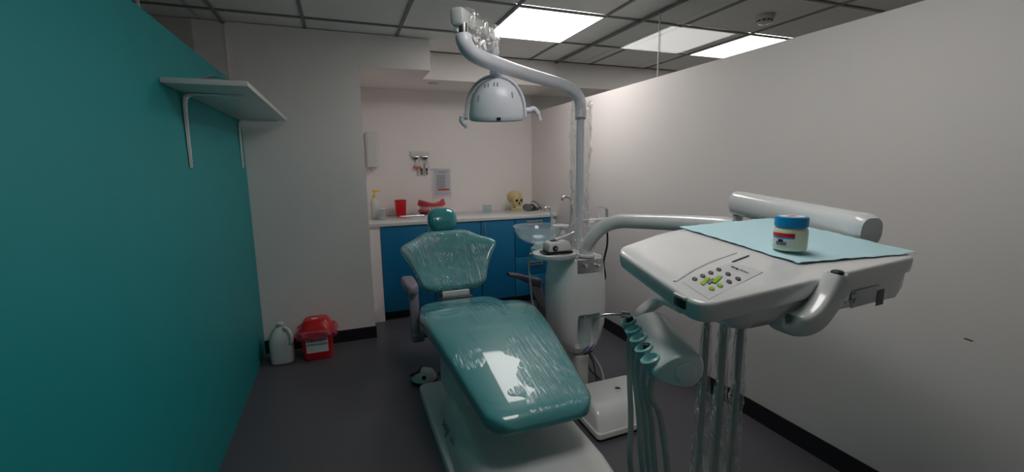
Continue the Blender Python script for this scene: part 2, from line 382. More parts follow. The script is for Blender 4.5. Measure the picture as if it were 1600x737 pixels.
# ============================================================ WALL SHELF (teal wall)
ZSH = 1.735; sy0, sy1 = 2.155, 3.64
t = thing('wall_shelf', 'white board shelf on two brackets on teal wall', 'shelf', (XL+.15, 2.9, 1.41))
MB().box((XL+.001, sy0, ZSH), (XL+.30, sy1, ZSH+.022)).build('board', UNITM, t, bevel=.002)
for yb in (2.40, 3.56):
    m = MB()
    # vertical leg: folded steel channel tapering to the tip, rounded elbow, horizontal arm
    P = catmull([(XL+.006, 1.41), (XL+.008, 1.58), (XL+.013, 1.69), (XL+.03, 1.724), (XL+.10, 1.728), (XL+.24, 1.731)], 6)
    W = [1.25*(.006+.011*min(1, i/(len(P)*.55)) if i < len(P)*.55 else .017-.011*((i-len(P)*.55)/(len(P)*.45))) for i in range(len(P))]
    rings = []
    for i, (q, wd) in enumerate(zip(P, W)):
        a = V((P[min(i+1, len(P)-1)][0]-P[max(i-1, 0)][0], 0, P[min(i+1, len(P)-1)][1]-P[max(i-1, 0)][1])).normalized(); nrm = V((a.z, 0, -a.x))
        c = V((q[0], yb, q[1])); rings.append([c+V((0, -wd, 0))-nrm*.003, c+V((0, wd, 0))-nrm*.003, c+V((0, wd*.7, 0))+nrm*.006, c+V((0, -wd*.7, 0))+nrm*.006])
    m.loft(rings); b = m.build('bracket', UNIT, t)
    for z in (1.44, 1.66): MB().lathe([(.005, 0), (.004, .003), (0, .0031)], (XL+.014 if z > 1.5 else XL+.0125, yb, z), 10, V((1, 0, 0))).build('screw', STEEL, b)
# small curled paper lying on the shelf
m = MB(); rings = []
for i in range(9):
    u = i/8; z = ZSH+.0225+.014*math.sin(u*PI)**2
    rings.append([V((XL+.12+.13*u, 2.158+.05*j, z+.002*j)) for j in (0, .5, 1)]+[V((XL+.12+.13*u, 2.158+.05*j, z+.001+.002*j)) for j in (1, .5, 0)])
tag(m.loft(rings).build('curled_paper', PAPER), 'small curled white sheet lying on the wall shelf', 'paper')

# ============================================================ THINGS ON THE BACK WALL
t = thing('hand_dispenser', 'white hand-gel dispenser on wall beside the pier', 'dispenser', (.31, YB-.06, 1.40))
MB().prism(rrect(.245, YB-.105, .372, YB-.0125, .03), 1.445, 1.74, bev=.02).build('housing', UNITM, t)
MB().prism(rrect(.252, YB-.112, .365, YB-.02, .02), 1.405, 1.444, bev=.004).build('push_bar', UNITM, t)
MB().lathe([(.012, 0), (.014, .03)], (.308, YB-.07, 1.376), 14).build('nozzle', PAPER, t)
# rail with hooks and hanging tags
a = aty(641, 241, YB-.01); b = aty(671, 241, YB-.01)
t = thing('hook_rail', 'white wall rail with steel clips holding keys and orange tag', 'hook rail', ((a.x+b.x)/2, YB-.01, a.z))
MB().box((a.x, YB-.013, 1.505), (b.x, YB-.0005, 1.56)).build('plate', UNITM, t, bevel=.003)
for x in (a.x+.05, b.x-.05):
    MB().box((x-.036, YB-.034, 1.492), (x+.036, YB-.002, 1.507)).build('clip', CHROME, t, bevel=.003)
    MB().lathe([(.009, -.02), (.009, .02)], (x, YB-.03, 1.485), 12, V((1, 0, 0))).build('roller', DARK, t)
MB().box((a.x+.025, YB-.04, 1.385), (a.x+.105, YB-.014, 1.405)).build('orange_tag', ORANGE, t, bevel=.003)
MB().box((a.x+.04, YB-.042, 1.405), (a.x+.10, YB-.016, 1.425)).build('white_tag', PAPER, t, bevel=.003)
for x in (a.x+.05, a.x+.085, b.x-.06, b.x-.03): MB().tube([(x, YB-.02, 1.49), (x+.004, YB-.02, 1.42)], .0025, 6).build('cord', GREY, t)
for i, x in enumerate((a.x+.075, a.x+.105, a.x+.135, a.x+.16)):
    MB().lathe([(.011, 0), (.011, .006)], (x, YB-.022, 1.375), 12, V((0, -1, 0))).box((x-.005, YB-.03, 1.318), (x+.005, YB-.024, 1.37)).box((x+.004, YB-.03, 1.325), (x+.012, YB-.024, 1.332)).build('key', DARK if i % 2 else STEEL, t, smooth=False)
MB().prism(rrect(b.x-.055, 0, b.x-.01, .02, .006), 0, .05).xf(lambda q: (q.x, YB-.036+q.y, 1.385+q.z)).build('white_fob', UNITM, t)
# notice in a clear pocket
a = aty(673, 263, YB-.004); b = aty(706, 309, YB-.004)
t = thing('wall_notice', 'printed notice with orange band in clear wall pocket', 'notice', ((a.x+b.x)/2, YB-.004, b.z))
MB().box((a.x+.03, YB-.003, b.z+.03), (b.x-.012, YB-.001, a.z-.012)).build('sheet', PAPER, t, smooth=False)
MB().box((a.x, YB-.006, b.z), (b.x, YB-.0055, a.z)).build('pocket', POCKET, t, smooth=False)
MB().box((a.x+.065, YB-.0042, b.z+.082), (b.x-.025, YB-.0032, b.z+.102)).build('orange_band', ORANGE, t, smooth=False)
MB().box((a.x+.07, YB-.0042, a.z-.042), (b.x-.045, YB-.0032, a.z-.036)).build('heading', INKG, t, smooth=False)
m = MB()
for k in range(9):
    z = a.z-.075-.016*k; m.box((a.x+.055, YB-.0042, z-.003), (a.x+.055+.105*random.uniform(.85, 1), YB-.0032, z+.003))
m.build('text_lines', INKG, t, smooth=False, kind='stuff')
MB().box((a.x, YB-.009, a.z-.012), (a.x+.08, YB-.0062, a.z)).build('tape', PAPER, t, smooth=False)

# ============================================================ THINGS ON THE WORKTOP
def spray():
    x, y, z = .292, 4.45, ZK
    t = thing('pump_bottle', 'white pump bottle with yellow head on the worktop', 'bottle', (x, y, z))
    MB().lathe([(.036, 0), (.04, .004), (.041, .02), (.041, .15), (.036, .178), (.018, .195), (.016, .205)], (x, y, z), 24).build('body', UNITM, t)
    MB().lathe([(.017, .205), (.018, .206), (.018, .228), (.008, .230), (.006, .232), (.006, .26)], (x, y, z), 18).build('collar', YELLOW, t)
    MB().obox((x+.015, y, z+.267), V((.034, 0, 0)), V((0, .012, 0)), V((0, 0, .008))).build('pump_head', YELLOW, t, bevel=.004)
    MB().prism(rrect(-.027, -.045, .027, .045, .006), 0, .0008).xf(lambda q: (x+q.x*.95, y-.0408-q.z+.012*(abs(q.x)/.027)**2*1.0, z+.09+q.y)).build('label', PAPER, t)
    x, y = .345, 4.35
    t = thing('clear_cup', 'clear plastic cup beside the pump bottle', 'cup', (x, y, z))
    MB().lathe([(.026, .0), (.028, .002), (.035, .10), (.033, .10), (.026, .004), (0, .0041)], (x, y, z), 20, cap1=False).build('wall', BOWL, t)
    MB().lathe([(.035, .098), (.037, .1), (.037, .103), (.033, .103)], (x, y, z), 20).build('rim', PAPER, t)
spray()
x, y = .545, 4.55
t = thing('sharps_box', 'upright red sharps container on the worktop', 'container', (x, y, ZK))
MB().loft([[V((x+sx*w, y+sy*w*.8, ZK+h)) for sx, sy in ((-1, -1), (1, -1), (1, 1), (-1, 1))] for w, h in ((.043, 0), (.045, .004), (.053, .155))]).build('body', RED, t, bevel=.004)
MB().box((x-.056, y-.046, ZK+.1555), (x+.056, y+.046, ZK+.168)).build('lid', RED, t, bevel=.004)
MB().box((x-.03, y-.012, ZK+.1685), (x+.03, y+.012, ZK+.171)).build('slot', DARK, t, smooth=False)
# steel dish with instruments
x, y = .672, 4.345
t = thing('instrument_tray', 'shallow steel kidney tray beside the jaw model', 'tray', (x, y, ZK))
P = [(-.13, 0), (-.11, -.045), (0, -.05), (.11, -.045), (.13, 0), (.09, .035), (0, .02), (-.09, .035)]
P = [(q[0], q[1]) for q in catmull(P+[P[0]], 4)][:-1]
MB().loft([[V((x+q[0]*s, y+q[1]*s, ZK+h)) for q in P] for s, h in ((.86, 0), (.95, .018), (1.02, .02), (1.02, .022), (.93, .02), (.83, .004))], True, True).build('dish', CHROME, t)
MB().tube([(x-.16, y-.01, ZK+.024), (x+.06, y+.005, ZK+.026)], .004, 8).build('mirror_handle', STEEL, t)
MB().lathe([(.012, 0), (.012, .003)], (x-.166, y-.011, ZK+.022), 14).build('mirror', CHROME, t)
# large jaw model: two red gum arches with teeth
def jaw():
    cx, cy = .86, 4.50
    t = thing('jaw_model', 'large red jaw teaching model behind the headrest', 'model', (cx, cy, ZK))
    MB().prism(rrect(cx-.13, cy-.07, cx+.13, cy+.08, .03), ZK, ZK+.03, bev=.008).build('base', DARK, t)
    def arch(z0, z1, hump):
        rings = []
        for i in range(25):
            a = PI*i/24; R = .105
            c = V((cx+R*1.12*math.cos(a), cy+.075-.125*math.sin(a), 0)); d = V((math.cos(a)*1.0, -math.sin(a), 0)).normalized()
            h = hump*abs(math.cos(a))**1.5
            rings.append([c-d*.024+V((0, 0, z0)), c+d*.022+V((0, 0, z0)), c+d*.026+V((0, 0, (z0+z1)/2)), c+d*.014+V((0, 0, z1+h)), c-d*.014+V((0, 0, z1+h)), c-d*.026+V((0, 0, (z0+z1)/2))])
        return MB().loft(rings)
    arch(ZK+.031, ZK+.06, 0).build('lower_gum', GUM, t)
    arch(ZK+.098, ZK+.13, .028).build('upper_gum', GUM, t)
    MB().box((cx-.12, cy+.045, ZK+.031), (cx+.12, cy+.075, ZK+.12)).build('hinge', GUM, t, bevel=.008)
    for i in range(14):
        a = PI*(i+.5)/14; c = V((cx+.117*math.cos(a), cy+.07-.128*math.sin(a), 0)); d = V((math.cos(a), -math.sin(a), 0)).normalized(); s = V((-d.y, d.x, 0))
        for z in (ZK+.069, ZK+.089): MB().obox(c+V((0, 0, z)), d*.007, s*.0095, V((0, 0, .0105))).build('tooth', TOOTH, t, bevel=.003, segs=1)
jaw()
# small clear plastic box on the counter
x, y = 1.44, 4.52
t = thing('clear_box', 'small clear plastic box of tips on the worktop', 'box', (x, y, ZK))
m = MB()
for q in ((x-.04, y-.03, x+.04, y-.028), (x-.04, y+.028, x+.04, y+.03), (x-.04, y-.028, x-.038, y+.028), (x+.038, y-.028, x+.04, y+.028)): m.box((q[0], q[1], ZK+.003), (q[2], q[3], ZK+.075))
m.box((x-.04, y-.03, ZK), (x+.04, y+.03, ZK+.003)); m.build('case', BOWL, t, smooth=False)
MB().box((x-.042, y-.032, ZK+.0755), (x+.042, y+.032, ZK+.080)).build('lid', BOWL, t, smooth=False)
for k in range(3): MB().tube([(x-.022+.022*k, y, ZK+.004), (x-.022+.022*k, y, ZK+.055)], .006, 10).build('tip', PAPER, t)
# skull and respirator on a white tray
x, y = 1.80, 4.42
t = thing('flat_tray', 'flat white tray under the skull model', 'tray', (x, y, ZK))
MB().prism(rrect(x-.15, y-.12, x+.21, y+.13, .03), ZK, ZK+.006).build('base', UNITM, t)
m = MB(); P = rrect(x-.155, y-.125, x+.215, y+.135, .035); Q = rrect(x-.145, y-.115, x+.205, y+.125, .03)
m.loft([[V((a, b, ZK+.001)) for a, b in P], [V((a, b, ZK+.009)) for a, b in P], [V((a, b, ZK+.009)) for a, b in Q], [V((a, b, ZK+.0061)) for a, b in Q]], False, False); m.build('rim', UNITM, t)
def skull():
    z = ZK+.0075; c0 = V((1.742, 4.46, z)); ang = math.radians(-48)     # faces -Y turned toward +X
    f = V((math.sin(-ang)*1, -math.cos(ang), 0)); f = V((.22, -.975, 0)); s = V((.975, .22, 0)); u = V((0, 0, 1))
    t = thing('skull_model', 'yellowish anatomical skull model on the white tray', 'skull', c0)
    K_ = 1.1; P = lambda a, b, h: c0+(f*a+s*b+u*h)*K_
    def blob(c, ra, rb, rc, taper=0, n=24, k=14, low=-1):
        rings = []
        for i in range(k+1):
            ph = -PI/2+PI*i/k; h = math.sin(ph); r = max(.002, math.cos(ph))
            rings.append([P(c[0]+ra*r*math.cos(q*2*PI/n)*(1+taper*h), c[1]+rb*r*math.sin(q*2*PI/n)*(1+taper*h), c[2]+rc*max(low, h)) for q in range(n)])
        return MB().loft(rings)
    blob((-.012, 0, .130), .088, .066, .068, .10).build('cranium', BONE, t)
    face = []
    for h, a0, w in ((.030, .062, .030), (.045, .074, .036), (.062, .076, .042), (.085, .070, .052), (.105, .074, .056), (.125, .076, .054), (.140, .070, .046)):
        face.append([P(a0-.022*(1-math.cos(q))-.0-(.05*max(0, -math.cos(q))), w*math.sin(q), h) for q in [2*PI*k/20 for k in range(20)]])
    MB().loft(face).build('face', BONE, t)
    jaw = []
    for i in range(17):
        a = -PI/2+PI*i/16; e = abs(a)/(PI/2)
        c = P(.005+.066*math.cos(a), .046*math.sin(a), 0); d = (f*math.cos(a)+s*math.sin(a)); top = .034+.04*max(0, e-.8)/.2
        jaw.append([c-d*.006+u*.001, c+d*.006+u*.0, c+d*.007+u*top, c-d*.005+u*top])
    MB().loft(jaw).build('lower_jaw', BONE, t)
    for sg in (-1, 1):
        blob((.069, sg*.025, .106), .012, .015, .014, n=16, k=8).build('eye_socket', SOCK, t)
        blob((.028, sg*.055, .082), .038, .006, .007, n=14, k=6).build('cheekbone', BONE, t)
    blob((.074, 0, .078), .008, .010, .014, -.35, n=14, k=8).build('nose_opening', SOCK, t)
    for i in range(8):
        a = (-3.5+i)*.16; q = P(.008+.070*math.cos(a), .046*math.sin(a), .0395); d = f*math.cos(a)+s*math.sin(a); MB().obox(q, d*.004, V((-d.y, d.x, 0))*.0045, u*.006).build('tooth', TOOTH, t, smooth=False)
skull()
def mask():
    c0 = V((1.912, 4.41, ZK+.0115))
    t = thing('face_mask', 'grey and black respirator mask lying beside the skull', 'mask', c0)
    X, Y, Z = V((.86, .5, 0)), V((-.5, .86, 0)), V((0, 0, 1))
    rings = []
    for i in range(11):
        u = i/10; r = .060*math.sqrt(max(.02, 1-(u*1.0-.25)**2/.62)); h = .072-.045*u
        rings.append([c0+X*(-.085+.19*u)+Y*(r*math.cos(q))+Z*max(.0, h*.5+h*.55*math.sin(q)) for q in [2*PI*k/18 for k in range(18)]])
    MB().loft(rings).build('shell', GREY, t)
    rings = []
    for i in range(7):
        u = i/6; r = .05-.012*u
        rings.append([c0+X*(.0+.08*u)+Y*(r*math.cos(q))+Z*(.052-.028*u+.022*math.sin(q)) for q in [PI*k/12 for k in range(13)]]+[c0+X*(.0+.08*u)+Y*(r*.9*math.cos(q))+Z*(.048-.028*u+.020*math.sin(q)) for q in [PI-PI*k/12 for k in range(13)]])
    MB().loft(rings).build('white_front', PAPER, t)
    MB().tube(catmull([c0+X*.02+Y*.02+Z*.085, c0+X*.06+Y*.01+Z*.09, c0+X*.10-Y*.01+Z*.06, c0+X*.135-Y*.02+Z*.02, c0+X*.12-Y*.04+Z*.006], 5), .006, 8, flat=.6).build('strap', DARK, t)
    MB().tube(catmull([c0+X*.03-Y*.062+Z*.007, c0+X*.05-Y*.07+Z*.025, c0+X*.085-Y*.062+Z*.02, c0+X*.11-Y*.05+Z*.007], 5), .005, 8).build('strap', DARK, t)
    MB().lathe([(.02, 0), (.022, .006), (.015, .012)], c0-X*.03-Y*.056+Z*.03, 16, -Y).build('filter_cap', DARK, t)
mask()

# ============================================================ JUG AND WASTE BUCKET BY THE PIER
def jug():
    x, y = -.485, 3.50
    t = thing('plastic_jug', 'white plastic gallon jug on floor beside the red bucket', 'jug', (x, y, 0))
    rings = []
    for h, r, p in ((0, .062, 4), (.006, .074, 4), (.03, .078, 4), (.15, .079, 4), (.19, .076, 3.4), (.225, .062, 2.8), (.25, .044, 2.3), (.265, .030, 2), (.27, .022, 2), (.285, .022, 2)):
        rings.append([V((x+r*sq(a, p)[0], y+r*sq(a, p)[1], h)) for a in [2*PI*k/32 for k in range(32)]])
    MB().loft(rings).build('body', JUG, t)
    MB().tube(catmull([(x+.026, y-.03, .262), (x+.058, y-.062, .248), (x+.076, y-.078, .205), (x+.074, y-.076, .165), (x+.058, y-.060, .140)], 6), [.013]*25, 12).build('grip', JUG, t)
    MB().lathe([(.025, .272), (.026, .274), (.026, .292), (.022, .295), (0, .2951)], (x, y, 0), 20).build('cap', JUG, t)
    MB().lathe([(.0255, .2705), (.027, .2705), (.027, .2735), (.0255, .2735)], (x, y, 0), 20).build('cap_ring', DARK, t)
jug()
def bucket():
    x, y = -.243, 3.50
    t = thing('waste_bucket', 'red infectious-waste bucket lined with red bag and white label', 'bucket', (x, y, 0))
    def ring(r, h, p=5, sy=.85): return [V((x+r*sq(a, p)[0], y+r*sy*sq(a, p)[1], h)) for a in [2*PI*k/40 for k in range(40)]]
    MB().loft([ring(.090, 0), ring(.098, .006), ring(.104, .06), ring(.112, .20)]).build('body', RED, t)
    MB().loft([ring(.122, .195), ring(.124, .202), ring(.124, .214), ring(.112, .238), ring(.086, .286, 4), ring(.076, .296, 4), ring(.07, .298, 4)]).build('lid', RED, t)
    MB().prism(rrect(x-.03, y-.028, x+.012, y-.010, .006), .2985, .301).build('lid_tab', LABELW, t)
    # loose red bag rim, crumpled
    rings = []
    for i in range(9):
        u = i/8; rr = []
        for k in range(72):
            a = 2*PI*k/72; n = noise.noise(V((3*math.cos(a)*2, 3*math.sin(a)*2, u*4))); n2 = noise.noise(V((9*math.cos(a), 9*math.sin(a), u*3+9)))
            r = .122+.024*math.sin(u*PI)**.7+.014*n+.006*n2; c, s = sq(a, 4.5)
            rr.append(V((x+r*c, y+r*.87*s, .232-.072*u+.010*n2*(u > .5))))
        rings.append(rr)
    MB().loft(rings, False, False).build('bag', REDBAG, t)
    # label wrapped on the front
    rings = []
    for i in range(9):
        fx = -.075+.15*i/8
        def Yf(z, r0): pass
        col = []
        for z in (.060, .185):
            r = .104+(.112-.104)*(z-.06)/.14; yy = r*.85*(1-abs(fx/r)**5)**(1/5)
            col += [V((x+fx, y-yy-.0012, z))]
        rings.append([col[0], col[1], col[1]+V((0, .0008, 0)), col[0]+V((0, .0008, 0))])
    lb = MB().loft(rings).build('label', LABELW, t)
    text_part('lettering', 'DESECHOS', .026, (x, y-.0945, .155), (1, 0, 0), (0, -.05, 1), INK, lb, lift=.004)
    text_part('lettering', 'INFECCIOSOS', .0225, (x, y-.0935, .125), (1, 0, 0), (0, -.05, 1), INK, lb, lift=.004)
bucket()

# ============================================================ DENTAL CHAIR
CX = .694
def pad_rings(S, grow=0, n=36, rc=.1, rtk=.05, half=False, p=5):
    """S: (y, ztop, half width, thickness) dense along y; rounded ends; returns rings"""
    ys = [q[0] for q in S]; y0, y1 = ys[0], ys[-1]; rings = []
    for (y, zt, hw, th) in S:
        d = max(1e-4, min(abs(y-y0), abs(y-y1))); e = 1-(max(0, 1-d/rc))**2; ek = 1-(max(0, 1-d/rtk))**2
        hw2 = hw-rc*(1-math.sqrt(max(0, e))); th2 = th*math.sqrt(max(.0004, ek)); zc = zt-th/2
        angs = [2*PI*k/n for k in range(n)] if not half else [-.55+(PI+1.1)*k/n for k in range(n+1)]
        R = []
        for a in angs:
            c, s = sq(a, p); crown = .006*(1-(c)**2)*(1 if s > 0 else 0)*(min(1, d/.1))
            R.append(V((CX+(hw2+grow)*c, y, zc+(th2/2+grow)*s+crown-.006)))
        rings.append(R)
    return rings
def chair():
    t = thing('dental_chair', 'teal dental chair wrapped in clear plastic on white base', 'dental chair', (CX, 2.2, 0))
    S0 = [(1.445, .452, .226, .080), (1.55, .471, .238, .085), (1.75, .513, .264, .09), (2.0, .566, .296, .095), (2.18, .594, .318, .10), (2.32, .604, .328, .105), (2.46, .588, .324, .105), (2.60, .540, .305, .095), (2.78, .512, .275, .085), (2.90, .510, .25, .08)]
    S = catmull(S0, 8)
    ends = [0, .0015, .006, .013, .022, .034, .05, .07]
    first = [tuple(a+(b-a)*(e/.105) for a, b in zip(S0[0], S0[1])) for e in ends]; last = [tuple(a+(b-a)*(e/.12) for a, b in zip(S0[-1], S0[-2])) for e in ends][::-1]
    S = first+[q for q in S if 1.525 < q[0] < 2.82]+last
    MB().loft(pad_rings(S)).build('seat_cushion', LEATHER, t, ang=80)
    MB().loft(pad_rings(S, grow=.0025, half=True), False, False, closed=False).build('seat_wrap', FILM, t, ang=80, label='wrinkled clear plastic wrap over the seat')
    # white tray below the cushion
    SB = [(y, zt-th*.82, hw-.05, .035) for (y, zt, hw, th) in S if 1.62 < y < 2.85]
    MB().loft(pad_rings(SB, rc=.06, rtk=.02)).build('seat_pan', UNITM, t, ang=80)
    # backrest: centre line leaning back, wing outline
    b0 = V((CX, 2.955, .535)); dirn = V((0, .275, .40)).normalized(); nrm = V((0, -dirn.z, dirn.y))
    prof = catmull([(0, .10), (.012, .17), (.04, .222), (.10, .246), (.17, .270), (.235, .304), (.285, .336), (.318, .340), (.352, .310), (.39, .250), (.43, .195), (.455, .155), (.47, .10), (.474, .05)], 5)
    def back_rings(grow=0, half=False, n=40):
        rings = []
        for (s, hw) in prof:
            d = min(s, .474-s); th = .085*math.sqrt(max(.01, 1-max(0, 1-d/.045)**2))
            hw = hw+grow; R = []
            for k in range(n+(1 if half else 0)):
                a = (-.5+(PI+1.0)*k/n) if half else 2*PI*k/n
                c, ss = sq(a, 3.6); xx = hw*c
                R.append(b0+dirn*s+V((xx, 0, 0))+nrm*(ss*(th/2+grow)+.085*(abs(xx)/.34)**2.2-.014*math.exp(-((s-.2)/.12)**2)*(1-abs(xx)/.36)))
            rings.append(R)
        return rings
    MB().loft(back_rings()).build('backrest', LEATHER, t, ang=80)
    MB().loft(back_rings(.0025, True), False, False, closed=False).build('backrest_wrap', FILMB, t, ang=80, label='wrinkled clear plastic wrap over the backrest')
    MB().obox(b0+dirn*.20-nrm*.062, V((.16, 0, 0)), dirn*.17, nrm*.018).build('back_shell', UNITM, t, bevel=.012)
    MB().obox(V((CX, 2.925, .532)), V((.095, 0, 0)), V((0, .012, 0)), V((0, 0, .019))).build('hinge_cover', UNITM, t, bevel=.004)
    MB().obox(V((CX, 2.93, .47)), V((.11, 0, 0)), V((0, .05, 0)), V((0, 0, .045))).build('hinge_block', ARMD, t, bevel=.006)
    # headrest
    hc = V((CX, 3.30, 1.0)); hu = V((0, .34, .94)).normalized(); hn = V((0, -hu.z, hu.y)); rings = []
    for i in range(17):
        ph = -PI/2+PI*i/16; s = math.copysign(abs(math.sin(ph))**.9, math.sin(ph))
        rr = max(.01, math.cos(ph))**.62
        rings.append([hc+hu*(.093*s)+V((.112*rr*sq(a, 2.7)[0], 0, 0))+hn*(.048*rr*sq(a, 2.4)[1]+.012*(sq(a, 2.7)[0]*rr)**2) for a in [2*PI*k/32 for k in range(32)]])
    MB().loft(rings).build('headrest', mat('teal_upholstery_gloss', srgb(48, 140, 146), .12, coat=1), t, ang=80)
    MB().obox(hc-hu*.10-hn*.045, V((.028, 0, 0)), hu*.14, hn*.006).build('headrest_bar', STEEL, t, bevel=.003)
    # armrests
    def arm(side, m, pts):
        a = thing_part = None
    ax = .362
    def softbox(c, hx, hy, hz, n=24):
        rings = []
        for i in range(9):
            u = -1+2*i/8; k = (1-abs(u)**6)**(1/4) if abs(u) < 1 else .5
            rings.append([V((c[0]+hx*sq(a, 4)[0]*max(.55, k), c[1]+hy*u, c[2]+hz*sq(a, 4)[1]*max(.55, k))) for a in [2*PI*q/n for q in range(n)]])
        return MB().loft(rings)
    # left arm
    pf = atx(645, 455, .372); pz = pf.z; py = pf.y
    softbox((.372, py+.14, pz+.006), .042, .15, .036).build('armrest_pad', ARMP, t, ang=70)
    pl = atx(650, 523, .385)
    MB().loft([[V((.385+hx*sx, py+yo+.022*sy, z)) for sx, sy in ((-1, -1), (1, -1), (1, 1), (-1, 1))] for z, hx, yo in ((pl.z, .026, .05), (pz-.10, .028, .06), (pz-.025, .030, .08))]).build('armrest_post', ARMP, t, bevel=.006)
    softbox((.396, py+.05, pl.z-.012), .042, .04, .03).build('armrest_joint', ARMP, t, ang=70)
    MB().tube([(.425, py+.06, pl.z-.01), (.50, py+.06, pl.z-.008)], .022, 14).build('armrest_pivot', ARMD, t)
    # right arm swung outward, seen from its inner side
    q0 = V((1.13, 2.86, .65)); ya = aty(794, 428, 2.95); yb_ = aty(842, 440, 2.90)
    P = catmull([tuple(ya+V((0, 0, 0))), tuple((ya*2+yb_)/3+V((0, 0, .006))), tuple((ya+yb_*2)/3+V((0, 0, .0))), tuple(yb_)], 6); m = MB(); rings = []
    for i, q in enumerate(P):
        u = i/(len(P)-1); hh = .012+.026*u; rings.append([V(q)+V((0, .036*sq(a, 4)[0], hh*sq(a, 3)[1]-hh*.2)) for a in [2*PI*k/20 for k in range(20)]])
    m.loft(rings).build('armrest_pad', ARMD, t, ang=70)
    lo = aty(846, 505, 2.82); hi_ = yb_+V((-.03, 0, -.02))
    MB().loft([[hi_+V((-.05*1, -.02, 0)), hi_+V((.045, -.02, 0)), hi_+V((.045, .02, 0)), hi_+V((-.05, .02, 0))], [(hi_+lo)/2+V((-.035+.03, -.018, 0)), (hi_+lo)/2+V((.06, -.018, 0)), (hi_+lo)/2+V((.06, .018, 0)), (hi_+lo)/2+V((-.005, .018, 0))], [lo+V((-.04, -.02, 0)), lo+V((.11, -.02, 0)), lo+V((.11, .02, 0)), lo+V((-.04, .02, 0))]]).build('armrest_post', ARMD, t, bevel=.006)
    MB().tube([(.90, 2.82, lo.z+.02), lo+V((.0, 0, .02))], .024, 14).build('armrest_pivot', ARMD, t)
    # lift column under the seat, motor cover and floor plate
    MB().prism(rrect(.47, 1.98, .91, 2.46, .03), .15, .50, bev=.01).build('lift_column', UNITM, t)
    MB().prism(rrect(.50, 2.461, .88, 2.78, .03), .30, .47, bev=.01).build('lift_arm', UNITM, t)
    rings = []
    for y, wb, wt, h in ((1.12, .20, .15, .07), (1.16, .26, .20, .13), (1.25, .285, .225, .185), (1.45, .295, .235, .215), (1.75, .297, .235, .225), (2.05, .29, .225, .222), (2.2, .272, .205, .20), (2.30, .245, .18, .16), (2.36, .20, .15, .09), (2.38, .17, .13, .051)):
        R = [V((CX-wb, y, .0505)), V((CX-wb-.004, y, .0505+(h-.05)*.35)), V((CX-wt-.02, y, h-.02)), V((CX-wt, y, h-.004)), V((CX-wt+.03, y, h)), V((CX, y, h+.004)), V((CX+wt-.03, y, h)), V((CX+wt, y, h-.004)), V((CX+wt+.02, y, h-.02)), V((CX+wb+.004, y, .0505+(h-.05)*.35)), V((CX+wb, y, .0505))]
        rings.append(R)
    mc = MB().loft(rings).build('motor_cover', UNITM, t, ang=35)
    P = round_poly([(.36, 1.10), (.98, 1.10), (1.06, 1.65), (1.02, 2.30), (.99, 2.66), (.37, 2.66)], [.1, .1, .08, .25, .06, .05], 8)
    MB().prism(P, 0, .05, bev=.016).build('floor_plate', UNITM, t)
    text_part('lettering', 'being', .05, (CX-.285, 1.99, .135), (0, -1, 0), (.09, 0, .16), INK, mc, lift=.012)
    text_part('lettering', 'foshan', .022, (CX-.280, 1.88, .128), (0, -1, 0), (.09, 0, .16), INKG, mc, lift=.012)
chair()
# foot pedal control
def pedal():
    c = V((.43, 2.80, 0)); t = thing('foot_pedal', 'white dome foot pedal with black disc behind chair base', 'foot pedal', c)
    MB().lathe([(.086, 0), (.09, .006), (.088, .014)], c, 32).build('base_ring', DARK, t)
    MB().lathe([(.084, .0145), (.082, .03), (.066, .058), (.04, .072), (0, .076)], c, 32, cap1=False).build('dome', UNITM, t)
    MB().obox(c+V((-.052, .012, .066)), V((.03, -.01, .016)), V((.012, .036, .004)), V((-.004, 0, .008))).build('rocker', DARK, t, bevel=.005)
    MB().lathe([(.014, 0), (.014, .008), (.010, .010)], c+V((-.012, -.066, .045)), 16, V((-.1, -.8, .6))).build('button', DARK, t)
    MB().tube(catmull([c+V((.08, .02, .012)), c+V((.14, .05, .008)), c+V((.16, -.05, .008)), c+V((.13, -.13, .008))], 6), .006, 8).build('cable', DARK, t)
pedal()

# ============================================================ FLOOR CONNECTION BOX
def floor_box():
    x0, x1, y0, y1 = 0, .32, 0, .35
    A, B, C_, D_ = V((1.130, 1.772, 0)), V((1.425, 1.782, 0)), V((1.605, 2.125, 0)), V((1.140, 2.115, 0))
    def q_(p, z):
        u, v = p[0]/x1, p[1]/y1; r = (A*(1-u)+B*u)*(1-v)+(D_*(1-u)+C_*u)*v; return V((r.x, r.y, z))
    def lo_(m): return m.xf(lambda p: q_(p, p.z))
    t = thing('junction_box', 'white sloped floor box with round button by unit', 'floor box', (1.35, 1.95, 0))
    lo_(MB().prism(rrect(.004, .004, x1-.004, y1-.004, .02), 0, .016)).build('foot', DARK, t)
    lo_(MB().prism(rrect(0, 0, x1, y1, .025), .0165, .045, bev=.006)).build('skirt', UNIT, t)
    rings = []
    for h, i, yf in ((.0455, .008, 0), (.07, .013, .02), (.10, .018, .05), (.125, .022, .09), (.137, .030, .13), (.140, .042, .16)):
        rings.append([q_(q, h+(.0 if h < .1 else .012*q[1]/.35)) for q in rrect(i, i+yf*.5, x1-i, y1-i*.8, .03)])
    MB().loft(rings).build('cover', UNIT, t, ang=50)
    c = atz(965, 607, .15)
    MB().lathe([(.022, 0), (.024, .002), (.02, .006)], (c.x, c.y, .1475), 24).build('button_ring', UNIT, t)
    MB().lathe([(.014, 0), (.0145, .003), (.012, .004)], (c.x, c.y, .1537), 24).build('button_bezel', DARK, t)
    MB().lathe([(.010, 0), (.009, .002)], (c.x, c.y, .1578), 20).build('button', GREY, t)
floor_box()

